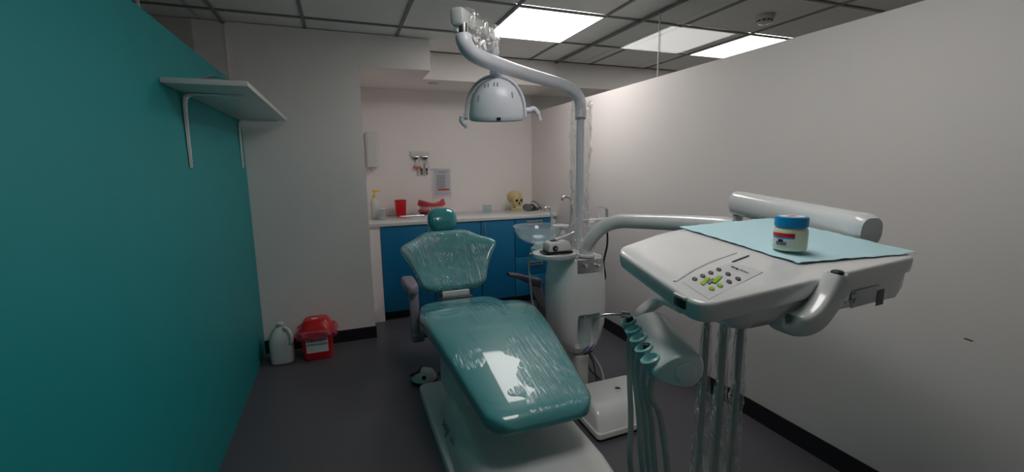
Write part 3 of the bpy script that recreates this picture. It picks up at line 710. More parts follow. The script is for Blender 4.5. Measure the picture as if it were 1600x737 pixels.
# ============================================================ DENTAL UNIT (water column with bowl)
UX, UY = 1.345, 2.42
def unit():
    t = thing('dental_unit', 'white dental unit column with glass spittoon bowl beside chair', 'dental unit', (UX, UY, 0))
    def ring(z, hx, hy, p=3.2, dx=0): return [V((UX+dx+hx*sq(a, p)[0], UY+hy*sq(a, p)[1], z)) for a in [2*PI*k/48 for k in range(48)]]
    body = MB().loft([ring(.215, .06, .08, dx=.01), ring(.225, .085, .10, dx=.01), ring(.26, .115, .14), ring(.33, .145, .165), ring(.42, .163, .18), ring(.55, .170, .185), ring(.68, .164, .182), ring(.80, .150, .172), ring(.835, .145, .168), ring(.845, .138, .162)]).build('body', UNIT, t, ang=50)
    # filter niche cut into the front
    n0, n1 = aty(903, 493, UY-.18), aty(937, 543, UY-.18)
    cut = MB().box((n0.x, UY-.30, n1.z), (n1.x, UY-.09, n0.z)).build('cutter', UNITM, bevel=.014)
    bm_ = body.modifiers.new('b', 'BOOLEAN'); bm_.operation = 'DIFFERENCE'; bm_.object = cut; bm_.solver = 'EXACT'
    bpy.context.view_layer.update()
    me = bpy.data.meshes.new_from_object(body.evaluated_get(bpy.context.evaluated_depsgraph_get()))
    body.modifiers.clear(); body.data = me; bpy.data.objects.remove(cut); me.set_sharp_from_angle(angle=math.radians(40))
    cx = (n0.x+n1.x)/2
    MB().tube([(cx, UY-.135, n1.z+.004), (cx, UY-.135, n0.z-.03)], .036, 20).build('filter_cup', BOWL, t)
    MB().lathe([(.012, 0), (.014, .01), (.006, .014)], (cx-.012, UY-.15, n0.z-.026), 14).build('filter_valve', CHROME, t)
    for dx, dz in ((-.02, .0), (.025, .01)): MB().tube([(cx-.02+dx, UY-.175, n1.z-.012), (cx+.02+dx, UY-.172, n1.z+.02+dz)], .003, 8).build('blue_tube', BLUET, t)
    MB().tube(catmull([(cx-.03, UY-.178, n1.z-.025), (cx-.01, UY-.182, n1.z-.02), (cx+.025, UY-.175, n1.z-.015)], 4), .006, 8).build('drain_clip', DARK, t)
    # stem, cables
    MB().prism(rrect(UX-.055, UY-.14, UX+.035, UY-.0, .02), .0, .222).build('stem', UNITM, t)
    MB().tube(catmull([(UX+.06, UY-.03, .25), (UX+.13, UY-.10, .12), (UX+.13, UY-.16, .03), (UX+.09, UY-.20, .008)], 8), .009, 10).build('drain_hose', HOSE, t)
    MB().tube(catmull([(UX+.04, UY-.05, .24), (UX+.04, UY-.13, .13), (UX+.10, UY-.15, .06), (UX+.10, UY-.20, .012), (UX+.0, UY-.215, .007), (UX-.07, UY-.20, .006)], 8), .005, 8).build('cable', DARK, t)
    MB().tube(catmull([(UX+.05, UY-.04, .24), (UX+.09, UY-.09, .15), (UX+.08, UY-.16, .05), (UX+.13, UY-.20, .006)], 8), .005, 8).build('cable', DARK, t)
    # steel panel with two valve knobs at the top
    a, b = aty(903, 404, UY-.172), aty(944, 424, UY-.172)
    mp = MB()
    rings = []
    for i in range(9):
        x = a.x+(b.x-a.x)*i/8; xx = (x-UX)/.152; yy = UY-.172*(1-min(.999, abs(xx))**3.2)**(1/3.2)-.002
        rings.append([V((x, yy, b.z)), V((x, yy-.002, b.z+.003)), V((x, yy-.002, .842)), V((x, UY-.10, .849)), V((x, UY-.10, .8465)), V((x, yy+.004, .842))])
    pl = mp.loft(rings).build('valve_panel', STEEL, t, ang=30)
    for px in (914, 934):
        c = aty(px, 415, UY-.174)
        MB().lathe([(.008, 0), (.008, .012), (.011, .013), (.011, .026), (.009, .028)], c+V((0, .004, 0)), 16, V((0, -1, .1))).build('valve_knob', CHROME, pl)
    # oval side tray
    c = V((1.165, 2.34, .868)); 
    def tr(r, z): return [V((c.x+r*1.0*math.cos(q), c.y+r*.9*math.sin(q), z)) for q in [2*PI*k/40 for k in range(40)]]
    MB().loft([tr(.10, .852), tr(.125, .856), tr(.136, .866), tr(.138, .886), tr(.134, .888), tr(.130, .878), tr(.125, .874)]).build('side_tray', UNIT, t, ang=50)
    # spittoon bowl on its support
    bc = V((1.185, 2.62, .872))
    MB().lathe([(.045, 0), (.052, .01), (.05, .03), (.035, .042), (.028, .058)], bc+V((.0, 0, -.038)), 28).build('bowl_base', UNIT, t)
    MB().lathe([(.03, .022), (.085, .035), (.13, .065), (.155, .105), (.163, .135), (.166, .138), (.159, .138), (.150, .106), (.125, .068), (.08, .040), (.02, .027)], bc, 40, cap0=True, cap1=True).build('bowl', BOWL, t, ang=60)
    MB().tube(catmull([bc+V((.12, .06, .0)), bc+V((.125, .06, .17)), bc+V((.11, .05, .24)), bc+V((.07, .03, .25)), bc+V((.055, .02, .235))], 6), .008, 10).build('rinse_spout', CHROME, t)
    # cup stand and filler
    cc = aty(876, 352, 2.55)
    MB().lathe([(.03, -.06), (.034, -.012), (.052, -.008), (.055, 0), (.052, .004)], cc, 28).build('cup_stand', UNIT, t)
    cf = aty(880, 310, 2.60)
    MB().tube(catmull([aty(893, 350, 2.6), aty(893, 316, 2.6), aty(888, 308, 2.6), aty(880, 308, 2.6), aty(879, 313, 2.6)], 5), .009, 10).build('cup_filler', STEEL, t)
    # assistant holder behind with syringe and suction handles
    h0, h1 = aty(912, 344, 2.62), aty(952, 344, 2.62)
    MB().obox((h0+h1)/2, V(((h1.x-h0.x)/2, 0, 0)), V((0, .035, 0)), V((0, 0, .012))).build('assistant_holder', UNIT, t, bevel=.005)
    MB().obox(V((h0.x+.02, 2.55, (h0.z+.84)/2)), V((.02, 0, 0)), V((0, .02, 0)), V((0, 0, (h0.z-.84)/2))).build('holder_post', UNIT, t, bevel=.006)
    for px, top, r in ((921, 332, .009), (935, 333, .006), (948, 326, .010)):
        q = aty(px, 344, 2.62); q1 = aty(px, top, 2.62)
        MB().tube([V((q.x, 2.62, q.z+.0125)), V((q.x, 2.62, (q.z+q1.z)/2)), V((q1.x, 2.62, q1.z))], [r*.8, r*1.2, r], 10).build('handpiece', UNIT if px < 940 else STEEL, t)
    q1 = aty(948, 326, 2.62); q2 = aty(934, 323, 2.62); MB().tube([q1, (q1+q2)/2+V((0, 0, .004)), q2], .004, 8).build('suction_tip', CHROME, t)
    for px, px2 in ((921, 930), (948, 943)):
        q = aty(px, 349, 2.62); MB().tube(catmull([q+V((0, 0, -.0)), aty(px+1, 380, 2.62), aty(px2, 410, 2.62), aty(px2, 440, 2.60), V((UX+.1, 2.58, .50))], 6), .007, 8).build('assistant_hose', DARK, t)
    # water line looping down from the bowl
    MB().tube(catmull([aty(829, 396, 2.37), aty(826, 412, 2.44), aty(829, 445, 2.50), aty(834, 480, 2.52), aty(852, 520, 2.50)], 8), .006, 10).build('water_line', HOSE, t)
unit()
# scaler box lying on the side tray
def scaler():
    z = .888; c = V((1.165, 2.31, z))
    t = thing('scaler', 'white tabletop scaler with round dial on the side tray', 'scaler', c)
    MB().prism(rrect(c.x-.095, c.y-.055, c.x+.085, c.y+.055, .02), z+.0005, z+.012).build('rubber_mat', DARK, t)
    MB().loft([[V((c.x+a, c.y+b, z+h)) for a, b in ((-x0, -y0), (x0*.96, -y0), (x0*.96, y0), (-x0, y0))] for x0, y0, h in ((.072, .045, .0125), (.075, .047, .02), (.070, .043, .062), (.060, .036, .072))]).build('case', UNITM, t, bevel=.006)
    MB().lathe([(.016, 0), (.016, .006), (.013, .009)], c+V((-.035, -.0455, .036)), 20, V((0, -1, .05))).build('dial', DARK, t)
    MB().lathe([(.006, 0), (.006, .004)], c+V((-.035, -.0548, .0365)), 12, V((0, -1, .05))).build('dial_cap', STEEL, t)
    MB().tube([c+V((-.02, -.015, .081)), c+V((.045, -.02, .098)), c+V((.085, -.022, .112))], [.010, .009, .007], 12).build('handpiece', UNITM, t)
    MB().tube([c+V((.0855, -.022, .112)), c+V((.10, -.022, .118))], .006, 10).build('handpiece_tip', CHROME, t)
    MB().box((c.x-.045, c.y-.02, z+.0725), (c.x-.005, c.y+.01, z+.078)).build('rest', DARK, t, smooth=False)
scaler()

# ============================================================ OPERATING LAMP
def crumple_tube(path, r, amp, n=26, seed=0, steps=4, m=SLEEVE):
    P = [V(q) for q in path]; P = [P[i].lerp(P[i+1], k/steps) for i in range(len(P)-1) for k in range(steps)]+[P[-1]]; rings = []; prev = None
    for i, p in enumerate(P):
        tg = (P[min(i+1, len(P)-1)]-P[max(0, i-1)]).normalized()
        a = (tg.cross(V((.3, 1, .2)))).normalized() if prev is None else (prev-tg*prev.dot(tg)).normalized(); prev = a; b = tg.cross(a); rr = []
        R = r[0]+(r[1]-r[0])*i/(len(P)-1) if isinstance(r, tuple) else r
        for k in range(n):
            q = 2*PI*k/n; v = V((math.cos(q)*1.9, math.sin(q)*1.9, seed+i*.75)); nn = noise.noise(v)+.6*noise.noise(v*2.3+V((5, 5, 5)))
            rr.append(p+a*((R+amp*nn)*math.cos(q))+b*((R+amp*nn)*math.sin(q)))
        rings.append(rr)
    return MB().loft(rings, False, False)
def lamp():
    pb = V((1.345, 2.45, .8465)); t = thing('operating_lamp', 'grey operating lamp on curved tube arm and pole', 'lamp', pb)
    ptop = at(907, 185, 2.68); pb = V((ptop.x-.002, ptop.y, .846))
    MB().lathe([(.045, 0), (.047, .006), (.04, .02), (.034, .024)], pb, 28).build('pole_base', LAMPM, t)
    MB().tube([pb+V((0, 0, .024)), V((ptop.x, ptop.y, ptop.z))], .0235, 20).build('pole', LAMPM, t)
    pts = [ptop, at(907, 168, 2.68), at(904, 152, 2.66), at(893, 140, 2.61), at(874, 131, 2.54), at(820, 115, 2.28), at(772, 99, 2.02), at(750, 90, 1.92), at(734, 80, 1.86), at(726, 67, 1.83), at(724, 57, 1.83)]
    D = catmull([tuple(q) for q in pts], 6)
    MB().tube(D, .0335, 22).build('tube_arm', LAMPM, t, ang=70)
    MB().lathe([(.028, 0), (.028, .01)], ptop-V((0, 0, .008)), 24).build('collar', GREY, t)
    e = V(D[-1]); MB().tube([e, e+V((0, 0, .05))], .019, 18).build('pivot', CHROME, t)
    # spring arm running back from the pivot
    n0 = at(713, 25, 1.80); n1 = at(768, 56, 2.14); ax = (n1-n0).normalized(); sd = ax.cross(V((0, 0, 1))).normalized(); uu = sd.cross(ax); rings = []
    for u in (0, .012, .04, .2, .5, .8, .97, 1):
        k = {0: .75, .012: .95, .04: 1}.get(u, 1)-.22*u; 
        if u == 1: k *= .8
        rings.append([n0.lerp(n1, u)+sd*(.030*k*sq(a, 4)[0])+uu*(.037*k*sq(a, 4)[1]) for a in [2*PI*q/24 for q in range(24)]])
    MB().loft(rings).build('spring_arm', UNITM, t, ang=50)
    m = MB(); rings = []
    for i in range(15):
        u = .12+.92*i/14; rr = []
        for k in range(30):
            q = 2*PI*k/30; v = V((math.cos(q)*2, math.sin(q)*2, i*.5)); nn = noise.noise(v)+.7*noise.noise(v*2.2)
            lo = .075 if math.sin(q) < 0 else .012
            rr.append(n0.lerp(n1, u)+sd*((.042+.012*nn)*math.cos(q))+uu*((.042+lo*(.5+.5*math.sin(u*PI))+.016*nn)*math.sin(q)))
        rings.append(rr)
    m.loft(rings, False, True).build('arm_bag', SLEEVE, t, ang=30, label='crumpled clear plastic bag over the spring arm')
    # drop post and lamp head
    lp0 = at(770, 62, 2.14); lp1 = at(772, 124, 2.14); lp1 = V((lp0.x+.004, lp0.y, lp1.z))
    MB().tube([lp0, lp0.lerp(lp1, .15), lp0.lerp(lp1, .3), lp0.lerp(lp1, .4), lp1], [.02, .022, .030, .024, .018], 16).build('drop_post', LAMPM, t)
    hc = at(776, 186, 2.14); R_ = rt0; B_ = V((R_.y, -R_.x, 0))*-1; U_ = V((0, 0, 1)); Fv = V((-R_.y*-1, R_.x*-1, 0))  # toward camera
    Fv = V((-math.sin(YAW), -math.cos(YAW), 0)); axis = (U_*1+Fv*.18).normalized()
    k = 2.14/F_PX; rad = 43*k; hh = 60*k
    prof = [(rad*.97, -.004), (rad, 0), (rad*.995, hh*.12), (rad*.96, hh*.32), (rad*.87, hh*.55), (rad*.70, hh*.77), (rad*.46, hh*.92), (rad*.2, hh*.99), (0.001, hh)]
    dome = MB().lathe(prof, hc, 44, axis, R_, sy=.72).build('dome', LAMPM, t, ang=70)
    MB().lathe([(rad*.92, -.003), (rad*.7, -.006), (.001, -.007)], hc-axis*.004, 40, axis, R_, sy=.72).build('front_lens', BOWL, t)
    fd = axis.cross(R_).normalized(); fd = fd if fd.dot(Fv) > 0 else -fd
    def on_dome(dx, h):       # point on the dome towards the camera
        import bisect
        for (r0, h0), (r1, h1) in zip(prof[1:], prof[2:]):
            if h0 <= h <= h1: r = r0+(r1-r0)*(h-h0)/(h1-h0); break
        return hc+axis*h+R_*dx+fd*(.72*math.sqrt(max(0, r*r-dx*dx)))
    for dx, h, L in ((-26, 32, 4), (25, 36, 4), (-16, 49, 2.4), (-11, 50, 2.4), (-2, 51.5, 2.4), (3, 51, 2.4)):
        p0, p1 = on_dome(dx*k, (h-L)*k), on_dome(dx*k*.97, min(hh*.985, (h+L)*k)); MB().tube([p0, p1], .003, 8).build('vent_slot', GREY, dome)
    p0 = on_dome(4*k, .008); MB().obox(p0, R_*.009, fd*.004, axis*.007).build('sensor_window', DARK, dome, smooth=False)
    # yoke over the dome and the two grips
    ye = []
    for i in range(25):
        a = PI*i/24; ye.append(hc+R_*(-1*k+46*k*math.cos(a))*1.0+U_*(62*k*math.sin(a)**.8+2*k)-Fv*0)
    rings = []
    for i, q in enumerate(ye):
        tg = (ye[min(24, i+1)]-ye[max(0, i-1)]).normalized(); s_ = tg.cross(Fv).normalized(); wd = .016+.012*math.sin(PI*i/24)
        rings.append([q+s_*(.007*sq(a, 3)[0])+Fv*(wd*sq(a, 3)[1]) for a in [2*PI*z/14 for z in range(14)]])
    MB().loft(rings).build('yoke', LAMPM, t, ang=60)
    for sg in (-1, 1):
        b = hc+R_*(sg*52*k-1*k)+U_*(4*k if sg < 0 else 12*k)
        MB().tube([b-R_*(sg*8*k), b], .014, 14).build('grip_hub', LAMPM, t)
        if sg < 0: P = [b, b+R_*(-1*k)-U_*6*k, b+R_*(3*k)-U_*12*k, b+R_*(5*k)-U_*17*k]
        else: P = [b, b+R_*8*k+U_*2*k, b+R_*14*k-U_*5*k, b+R_*17*k-U_*15*k]
        MB().tube(catmull([tuple(q) for q in P], 5), [.015]+[.014]*5+[.012]*5+[.008]*5, 12).build('grip', LAMPM, t)
    MB().obox(hc+U_*(62*k)+R_*(2*k), R_*.02, Fv*.02, U_*.012).build('yoke_hub', LAMPM, t, bevel=.004)
    # plastic sleeve over the pole
    base = V((pb.x, pb.y, .87))
    crumple_tube([base, V((pb.x+.005, pb.y, 1.1)), V((pb.x+.0, pb.y, 1.4)), V((pb.x+.012, pb.y, 1.78))], (.052, .058), .026, n=28, seed=3, steps=9).build('pole_sleeve', SLEEVE, t, ang=25, label='crumpled clear plastic sleeve around the pole')
lamp()

# ============================================================ DELIVERY UNIT (swing arm, table, holder, hoses)
DX0, DX1 = .58, 1.35
def tz(x, y): return 1.16+(y-.63)*.09              # table top tilts up towards the back
def drop(x, y):                                    # control end rolls down towards the chair side
    u = max(0, (.92-x)/.36); return -.008*u*u
def on_table(px, py):
    p = atz(px, py, 1.16)
    for _ in range(12): p = atz(px, py, tz(p.x, p.y)+drop(p.x, p.y))
    return p
def delivery():
    t = thing('delivery_unit', 'white delivery unit with keypad table on swing arm', 'delivery unit', (1.0, .85, 1.05))
    # lower tube arm from the water column
    s0 = V((1.358, 2.30, .8530)); pts = [s0, s0+V((0, 0, .05)), at(928, 368, 2.62), at(945, 353, 2.58), at(968, 346, 2.52), at(1000, 346, 2.40), at(1080, 349, 2.12), at(1152, 354, 1.88)]
    MB().tube(catmull([tuple(q) for q in pts], 7), .040, 24).build('lower_arm', UNIT, t, ang=70)
    MB().lathe([(.05, 0), (.05, .012), (.043, .016)], s0+V((0, 0, .0)), 28).build('arm_collar', UNIT, t)
    e = V(pts[-1]); fa = at(1166, 317, 1.86); fa = V((e.x, e.y, fa.z))
    MB().lathe([(.042, -.045), (.044, -.03), (.044, .02), (.03, .026)], e, 28).build('arm_knuckle', UNIT, t)
    MB().tube([e+V((0, 0, .026)), V((e.x, e.y, fa.z-.03))], .02, 18).build('pivot_post', UNIT, t)
    MB().tube([V((e.x, e.y, fa.z-.052)), V((e.x, e.y, fa.z-.036))], .022, 18).build('pivot_ring', CHROME, t)
    ne = at(1362, 362, 1.28); ax = (ne-fa).normalized(); sd = ax.cross(V((0, 0, 1))).normalized(); uu = sd.cross(ax); fa2 = fa-ax*.035; rings = []
    L = (ne-fa2).length
    for d in (0, .004, .014, .03, .05, L*.5, L-.045, L-.02, L-.006, L):
        k = 1 if .03 <= d <= L-.02 else math.sqrt(max(.12, 1-(1-min(d, L-d)/.035)**2)) if d < .03 else max(.80, 1-.2*(1-(L-d)/.02))
        rings.append([fa2+ax*d+sd*(.044*k*sq(a, 2.8)[0])+uu*(.050*k*sq(a, 2.6)[1]) for a in [2*PI*q/28 for q in range(28)]])
    MB().loft(rings).build('upper_arm', UNIT, t, ang=60)
    for q in (-1, 1): MB().lathe([(.004, 0), (.004, .003)], fa2+ax*(.03+.012*q)-sd*.0425-uu*.022, 10, -sd).build('arm_screw', DARK, t)
    # hanger under the arm end to the table
    MB().tube(catmull([tuple(ne-ax*.05-uu*.03), tuple(ne-ax*.05-uu*.09), (1.33, ne.y-.02, 1.085), (1.25, ne.y-.02, 1.075)], 6), .028, 16).build('hanger', UNITM, t)
    # table: upper shell, lower shell
    poly = round_poly([(.578, .585), (1.352, .655), (1.368, 1.095), (.98, 1.10), (.648, .955)], [.055, .05, .05, .16, .05], 10)
    def shell(P, z0, z1, bev, ins, roll0=1.0):
        b = MB().prism(P, z0, z1, bev, ins)
        return b
    # top sheet subdivided so that it can roll down at the control end
    def strip_shell(P, h0, h1, bev, bot_in):
        c = V((1.0, .84, 0)); R = []
        def ring(d, dz, s=1.0):
            out = []
            for q in P:
                v = V((q[0], q[1], 0))-c; l = v.length; v = v*((l-d)/l)*s; x, y = c.x+v.x, c.y+v.y; out.append(V((x, y, tz(x, y)+drop(x, y)+dz)))
            return out
        R.append(ring(bot_in, h0)); R.append(ring(bot_in*.3, h0+(h1-h0)*.3))
        for k in range(5): a = k/4*PI/2; R.append(ring(bev*(1-math.cos(a)), h1-bev+bev*math.sin(a)))
        for s in (.85, .65, .45, .25, .05): R.append(ring(bev, h1, s))
        return MB().loft(R)
    strip_shell(poly, -.038, 0, .009, .005).build('table_top', UNIT, t, ang=50)
    low = round_poly([(.668, .604), (1.346, .664), (1.361, 1.07), (1.02, 1.07), (.75, .93)], [.07, .05, .05, .14, .08], 10)
    def lowshell():
        c = V((1.02, .84, 0)); R = []
        for d, dz in ((.075, -.117), (.04, -.115), (.014, -.106), (.004, -.080), (.001, -.0395)):
            R.append([V((c.x+(q[0]-c.x)*(1-d/.33), c.y+(q[1]-c.y)*(1-d/.30), tz(q[0], q[1])+drop(q[0], q[1])*.9-.0395+(dz+.0395)*(.58+.42*min(1, max(0, (q[0]-.66)/.4))))) for q in low])
        return MB().loft(R)
    lowshell().build('lower_shell', UNIT, t, ang=50)
    # raised rib between the rolled end and the keypad
    rp = [on_table(1054, 440), on_table(1085, 421), on_table(1115, 407), on_table(1150, 395)]
    MB().tube(catmull([tuple(q+V((0, 0, .001))) for q in rp], 6), .0035, 8, flat=.5).build('rib', UNIT, t)
    # keypad film and keys
    kc = [on_table(*q) for q in ((1066, 441), (1143, 409), (1192, 425), (1108, 468))]
    kp = MB().loft([[q+V((0, 0, -.001)) for q in kc], [q+V((0, 0, .0010)) for q in kc]]).build('keypad', PANELG, t, smooth=False)
    ex = (kc[1]-kc[0]).normalized(); ey = (kc[0]-kc[3]).normalized()
    def key(px, py, m, rx=.0075, ry=.0075, nm='key'):
        c = on_table(px, py)+V((0, 0, .0018)); n = 18
        MB().loft([[c+ex*(rx*s*math.cos(a))+ey*(ry*s*math.sin(a))+V((0, 0, h)) for a in [2*PI*k/n for k in range(n)]] for s, h in ((1, 0), (1, .001), (.85, .002))]).build(nm, m, kp)
    for px, py in ((1085.5, 437), (1098, 432), (1110.5, 427), (1123, 422), (1137.5, 429), (1153, 436.5), (1139, 441)): key(px, py, KEYG)
    for px, py in ((1112, 452), (1125, 447)): key(px, py, GREEN)
    for q in (((1094, 444), (1104, 435), (1110, 436), (1099, 447)), ((1112, 442), (1122, 432), (1129, 433), (1118, 444))):
        P = [on_table(*z)+V((0, 0, .0018)) for z in q]; MB().loft([P, [z+V((0, 0, .0015)) for z in P]]).build('green_key', GREEN, kp, smooth=False)
    P = [on_table(*z)+V((0, 0, .0018)) for z in ((1105, 443), (1113, 436), (1116, 437), (1109, 445))]; MB().loft([P, [z+V((0, 0, .0012)) for z in P]]).build('divider_key', GREY, kp, smooth=False)
    lg = on_table(1151, 421); tx = (on_table(1166, 427)-on_table(1144, 418)).normalized(); ty = V((0, 0, 1)).cross(tx)
    text_part('lettering', 'being', .011, on_table(1149, 420)+V((0, 0, .0018)), tx, ty, INK, kp)
    text_part('lettering', 'foshan', .009, on_table(1163, 425.5)+V((0, 0, .0018)), tx, ty, INKG, kp)
    # view-box slot line on the panel and the catch on the front edge
    MB().tube([on_table(1144, 410)+V((0, 0, .0015)), on_table(1170, 400)+V((0, 0, .0015))], .0016, 6).build('slot_line', DARK, t)
    cc = on_table(1075, 461); o = (cc-V((1.0, .84, cc.z))).normalized(); sd2 = V((-o.y, o.x, 0))
    dd = on_table(1078, 457); dd = V((dd.x, dd.y, dd.z))-V((0, 0, .018)); left_dir = V((.578-.648, .585-.955, 0)).normalized(); outn = V((-abs(left_dir.y), abs(left_dir.x), 0))
    MB().obox(dd+outn*.016, left_dir*.018, outn*.008, V((0, 0, .009))).build('catch', DARK, t, bevel=.003)
    MB().obox(dd+outn*.016+V((0, 0, .012)), left_dir*.019, outn*.008, V((0, 0, .0025))).build('catch_cap', UNIT, t, bevel=.001)
    # side handle on the long edge
    yh = .600
    K = [aty(1310, 438, yh), aty(1290, 470, yh), aty(1268, 497, yh-.004), aty(1240, 507, yh+.005), aty(1212, 498, yh+.035), aty(1190, 484, yh+.09)]
    W = [.030, .026, .025, .022, .018, .014]; H_ = [.018]*6
    D = catmull([tuple(k)+(a, b) for k, a, b in zip(K, W, H_)], 6); rings = []
    for i, q in enumerate(D):
        a_, b_ = V(D[max(0, i-1)][:3]), V(D[min(len(D)-1, i+1)][:3]); tg = (b_-a_).normalized(); n_ = tg.cross(V((0, 1, 0))).normalized()
        rings.append([V(q[:3])+n_*(q[3]*sq(a, 4)[0])+V((0, 1, 0))*(.022*sq(a, 4)[1]) for a in [2*PI*k/20 for k in range(20)]])
    hd = MB().loft(rings).build('handle', UNIT, t, ang=45)
    kq = aty(1308, 431, yh)
    MB().lathe([(.017, 0), (.019, .003), (.018, .006)], kq+V((0, 0, .0)), 20).build('knob_ring', CHROME, hd)
    MB().lathe([(.012, .0065), (.012, .010), (.009, .012)], kq, 20).build('knob', DARK, hd)
    MB().obox(aty(1300, 455, .63), V((.03, 0, 0)), V((0, .02, 0)), V((0, 0, .022))).build('handle_boss', UNIT, t, bevel=.006)
    # service niche with symbols on the right
    fd_ = V((.678, .060, 0)).normalized(); fn_ = V((fd_.y, -fd_.x, 0)); f0_ = V((.668, .604, 0))+fn_*.001
    def lowy(px, py):
        r = ray(px, py); return CP+r*((f0_-CP).dot(fn_)/r.dot(fn_))
    zz = V((0, 0, 1))
    a, b = lowy(1352, 463), lowy(1374, 464)
    MB().obox(a, fd_*.058, fn_*.0012, zz*.020).build('service_panel', PANELG, t, bevel=.001)
    MB().obox(b+fn_*.0015, fd_*.015, fn_*.001, zz*.019).build('service_niche', KEYG, t, smooth=False)
    for px in (1319, 1333):
        q = lowy(px, 464)+fn_*.0018
        MB().tube([q-fd_*.005+zz*.008, q+zz*.010, q+fd_*.006+zz*.009], .0014, 6).build('symbol', KEYG, t)
        MB().tube([q-fd_*.006-zz*.003, q+fd_*.002-zz*.007, q+fd_*.001-zz*.014], .0012, 6).build('symbol', KEYG, t)
        MB().tube([q+fd_*.002-zz*.007, q+fd_*.008-zz*.003], .0012, 6).build('symbol', KEYG, t)
    # holder bar parallel to the table end, with slots, on its curved bracket
    h0, h1 = at(1010, 505, 1.17), at(1062, 580, .88)
    hz = (h0.z+h1.z)/2
    ax = (h1-h0).normalized(); sd = V((ax.y, -ax.x, 0)).normalized(); sd = -sd if sd.x < 0 else sd; uu = V((0, 0, 1)); L = (h1-h0).length
    rings = []
    prof = [(.048, -.010), (.050, .012), (.040, .030), (.015, .036), (-.020, .026), (-.046, .006), (-.052, -.008), (-.040, -.022), (-.010, -.034), (.030, -.034)]
    prof = [q for q in catmull(prof+[prof[0]], 3)][:-1]
    for d, k in ((0, .8), (.006, .94), (.014, 1), (L*.25, 1), (L*.5, 1), (L*.75, 1), (L-.012, 1), (L-.004, .95), (L, .86)):
        rings.append([h0+ax*d+sd*(q[0]*k)+uu*(q[1]*k) for q in prof])
    hb = MB().loft(rings).build('holder_bar', HOLDER, t, ang=50)
    MB().lathe([(.020, 0), (.021, .002), (.018, .004)], h1+ax*.0005+sd*.012+uu*(-.002), 24, ax).build('end_disc', HOLDER, hb)
    slots = []
    for i in range(5):
        c = h0+ax*(.025+(L-.055)*i/4)-sd*.045; slots.append(c)
        # open cradle: half ring lip around a darker hollow
        rings = []
        for a in [PI*.12+PI*.76*k/8*1.0 for k in range(9)]: pass
        m = MB().lathe([(.013, -.022), (.0185, -.020), (.0205, .006), (.0205, .016), (.016, .018), (.0135, .006), (.012, -.018)], c, 20, (uu-sd*.45).normalized())
        m.build('cradle', mat('aqua_plastic', srgb(150, 205, 208), .3) if 'aqua_plastic' not in MATS else MATS['aqua_plastic'], hb, ang=60)
    bk = [on_table(1062, 452)+V((.02, .02, -.045)), at(1030, 470, 1.20), at(1000, 492, 1.21), h0+sd*.02]
    rings = []; D = catmull([tuple(q) for q in bk], 6)
    for i, q in enumerate(D):
        tg = (V(D[min(i+1, len(D)-1)])-V(D[max(0, i-1)])).normalized(); n_ = tg.cross(ax).normalized()
        rings.append([V(q)+ax*(.034*sq(a, 3)[0])+n_*(.010*sq(a, 3)[1]) for a in [2*PI*k/18 for k in range(18)]])
    MB().loft(rings).build('holder_bracket', UNITM, t, ang=60)
    # syringe in the far cradle with its bent nozzle
    sc = slots[0]; 
    sy = MB().tube([sc+V((0, 0, -.03)), sc+V((-.002, 0, .01)), sc+V((-.006, .0, .03))], [.008, .010, .008], 12).build('syringe', DARK, t)
    s1 = sc+V((-.006, 0, .03)); MB().tube([s1, s1+V((-.022, .006, .004))], .009, 12).build('syringe_head', CHROME, sy)
    MB().tube(catmull([tuple(s1+V((-.022, .006, .004))), tuple(s1+V((-.06, .02, .004))), tuple(s1+V((-.075, .025, -.002))), tuple(s1+V((-.088, .03, -.012)))], 5), .0028, 8).build('syringe_nozzle', CHROME, sy)
    MB().lathe([(.007, 0), (.008, .012), (.005, .016)], slots[3]+V((.0, 0, .004)), 12).build('handpiece_plug', DARK, t)
    # hoses: from the underside of the table, sagging, back up to the cradles
    tops = [V((.762, .75, 1.055)), V((.800, .735, 1.052)), V((.834, .72, 1.05)), V((.865, .80, 1.05)), V((.90, .78, 1.05))]
    low_px = [(986, 1.10), (1004, 1.06), (1014, 1.01), (1024, .97), (1043, .93)]
    def slots_px(c):
        d = c-CP; return 800+F_PX*d.dot(rt)/d.dot(fw)
    zb = [.50, .44, .47, .52, .55]
    for i in range(5):
        a, c = tops[i], slots[i]+V((0, 0, -.02)); lo = zb[i]
        off = V((.0, -.01, 0))
        P = [c, c+V((-.004, 0, -.05)), at((slots_px(c)+low_px[i][0])/2, 650, low_px[i][1]+.01), at(low_px[i][0], 735, low_px[i][1]), V((c.x+.05, c.y-.03, lo)), V((a.x-.06, a.y-.02, lo-.02)), V((a.x-.005, a.y, .62)), V((a.x, a.y, .82)), a]
        MB().tube(catmull([tuple(q) for q in P], 7), .0068, 12).build('hose', HOSE, t, ang=70)
    for i in range(3):
        a = tops[i]; crumple_tube([a+V((0, 0, -.02)), V((a.x, a.y, .86)), V((a.x, a.y, .74)), V((a.x-.003, a.y, .64))], (.0115, .020), .006, n=16, seed=11*i+4, steps=7).build('hose_sleeve', SLEEVE, t, ang=25)
    return slots
delivery()

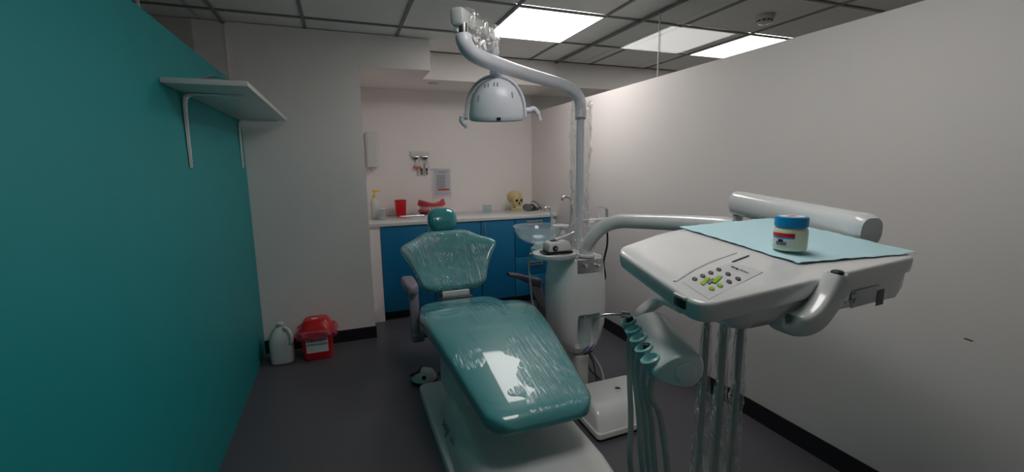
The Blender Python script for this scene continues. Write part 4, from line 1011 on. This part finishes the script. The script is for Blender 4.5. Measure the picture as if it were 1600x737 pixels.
# napkin on the table
def napkin():
    nx, ny = 30, 26; rings = []
    c = [on_table(1061, 356), on_table(1204, 342), on_table(1434, 397), on_table(1246, 413)]
    def pt(u, v, dz=0):
        p = (c[0]*(1-u)+c[1]*u)*(1-v)+(c[3]*(1-u)+c[2]*u)*v
        e = min(u, 1-u, v, 1-v); wv = .004*noise.noise(V((u*7, v*7, 2)))*(1 if e < .1 else .3)
        if e < .01: p = p+V((.006*noise.noise(V((u*9, v*9, 7))), .006*noise.noise(V((u*9, v*9, 17))), 0))
        lift = .0035+max(0, wv)+(.004*abs(noise.noise(V((u*12, v*12, 5)))) if e < .04 else 0)
        return V((p.x, p.y, tz(p.x, p.y)+lift+dz))
    m = MB(); top = [pt(i/nx, j/ny) for j in range(ny+1) for i in range(nx+1)]; bot = [q-V((0, 0, .0008)) for q in top]; N = len(top); fs = []
    for j in range(ny):
        for i in range(nx):
            a = j*(nx+1)+i; fs.append((a, a+1, a+nx+2, a+nx+1)); fs.append((N+a, N+a+nx+1, N+a+nx+2, N+a+1))
    m.add(top+bot, fs)
    tag(m.build('paper_napkin', PAPERB, ang=80), 'pale blue paper napkin spread over the delivery table', 'napkin')
napkin()
# jar of jelly
def jar():
    b = atz(1233, 391, 1.18)
    for _ in range(8): b = atz(1233, 391, tz(b.x, b.y)+.006)
    b.z += .003
    t = thing('jelly_jar', 'small jar with blue lid standing on pale blue napkin', 'jar', b)
    k = (b-CP).dot(fw)/F_PX; r = 23.5*k; h = 36*k
    MB().lathe([(r*.86, 0), (r*.97, h*.04), (r, h*.12), (r*1.0, h*.80), (r*.97, h*.9), (r*.88, h)], b, 40).build('glass', JELLY, t, ang=60)
    z0 = h+.0005
    MB().lathe([(r*.94, z0), (r*.98, z0+.001), (r*.98, z0+13*k), (r*.95, z0+15*k), (r*.8, z0+15.3*k)], b, 40).build('lid', LIDB, t, ang=40)
    MB().lathe([(r*.74, 0), (r*.74, .0006)], b+V((0, 0, z0+15.4*k)), 36).build('lid_disc', PAPER, t)
    MB().lathe([(r*.36, 0), (r*.36, .0006)], b+V((0, 0, z0+15.4*k+.0008)), 24, sy=.5).build('lid_emblem', RED, t)
    d0 = math.atan2(-b.y, -b.x)-.50         # label faces a little to the chair side
    def patch(name, m, a0, a1, z0_, z1_, lift):
        rings = []
        for i in range(13):
            a = d0+a0+(a1-a0)*i/12; o = V((math.cos(a), math.sin(a), 0)); rings.append([b+o*(r+lift)+V((0, 0, z0_)), b+o*(r+lift)+V((0, 0, z1_)), b+o*(r+lift-.0003)+V((0, 0, z1_)), b+o*(r+lift-.0003)+V((0, 0, z0_))])
        return MB().loft(rings).build(name, m, t, ang=60)
    patch('label', LABELW, -.75, .75, h*.20, h*.74, .0006)
    patch('label_band', RED, -.75, .75, h*.60, h*.76, .0012)
    patch('label_stripe', LIDB, -.6, .75, h*.54, h*.60, .0012)
    patch('label_picture', GREY, -.35, .32, h*.25, h*.40, .0012)
    patch('label_picture', DARK, -.2, .12, h*.38, h*.50, .0013)
jar()
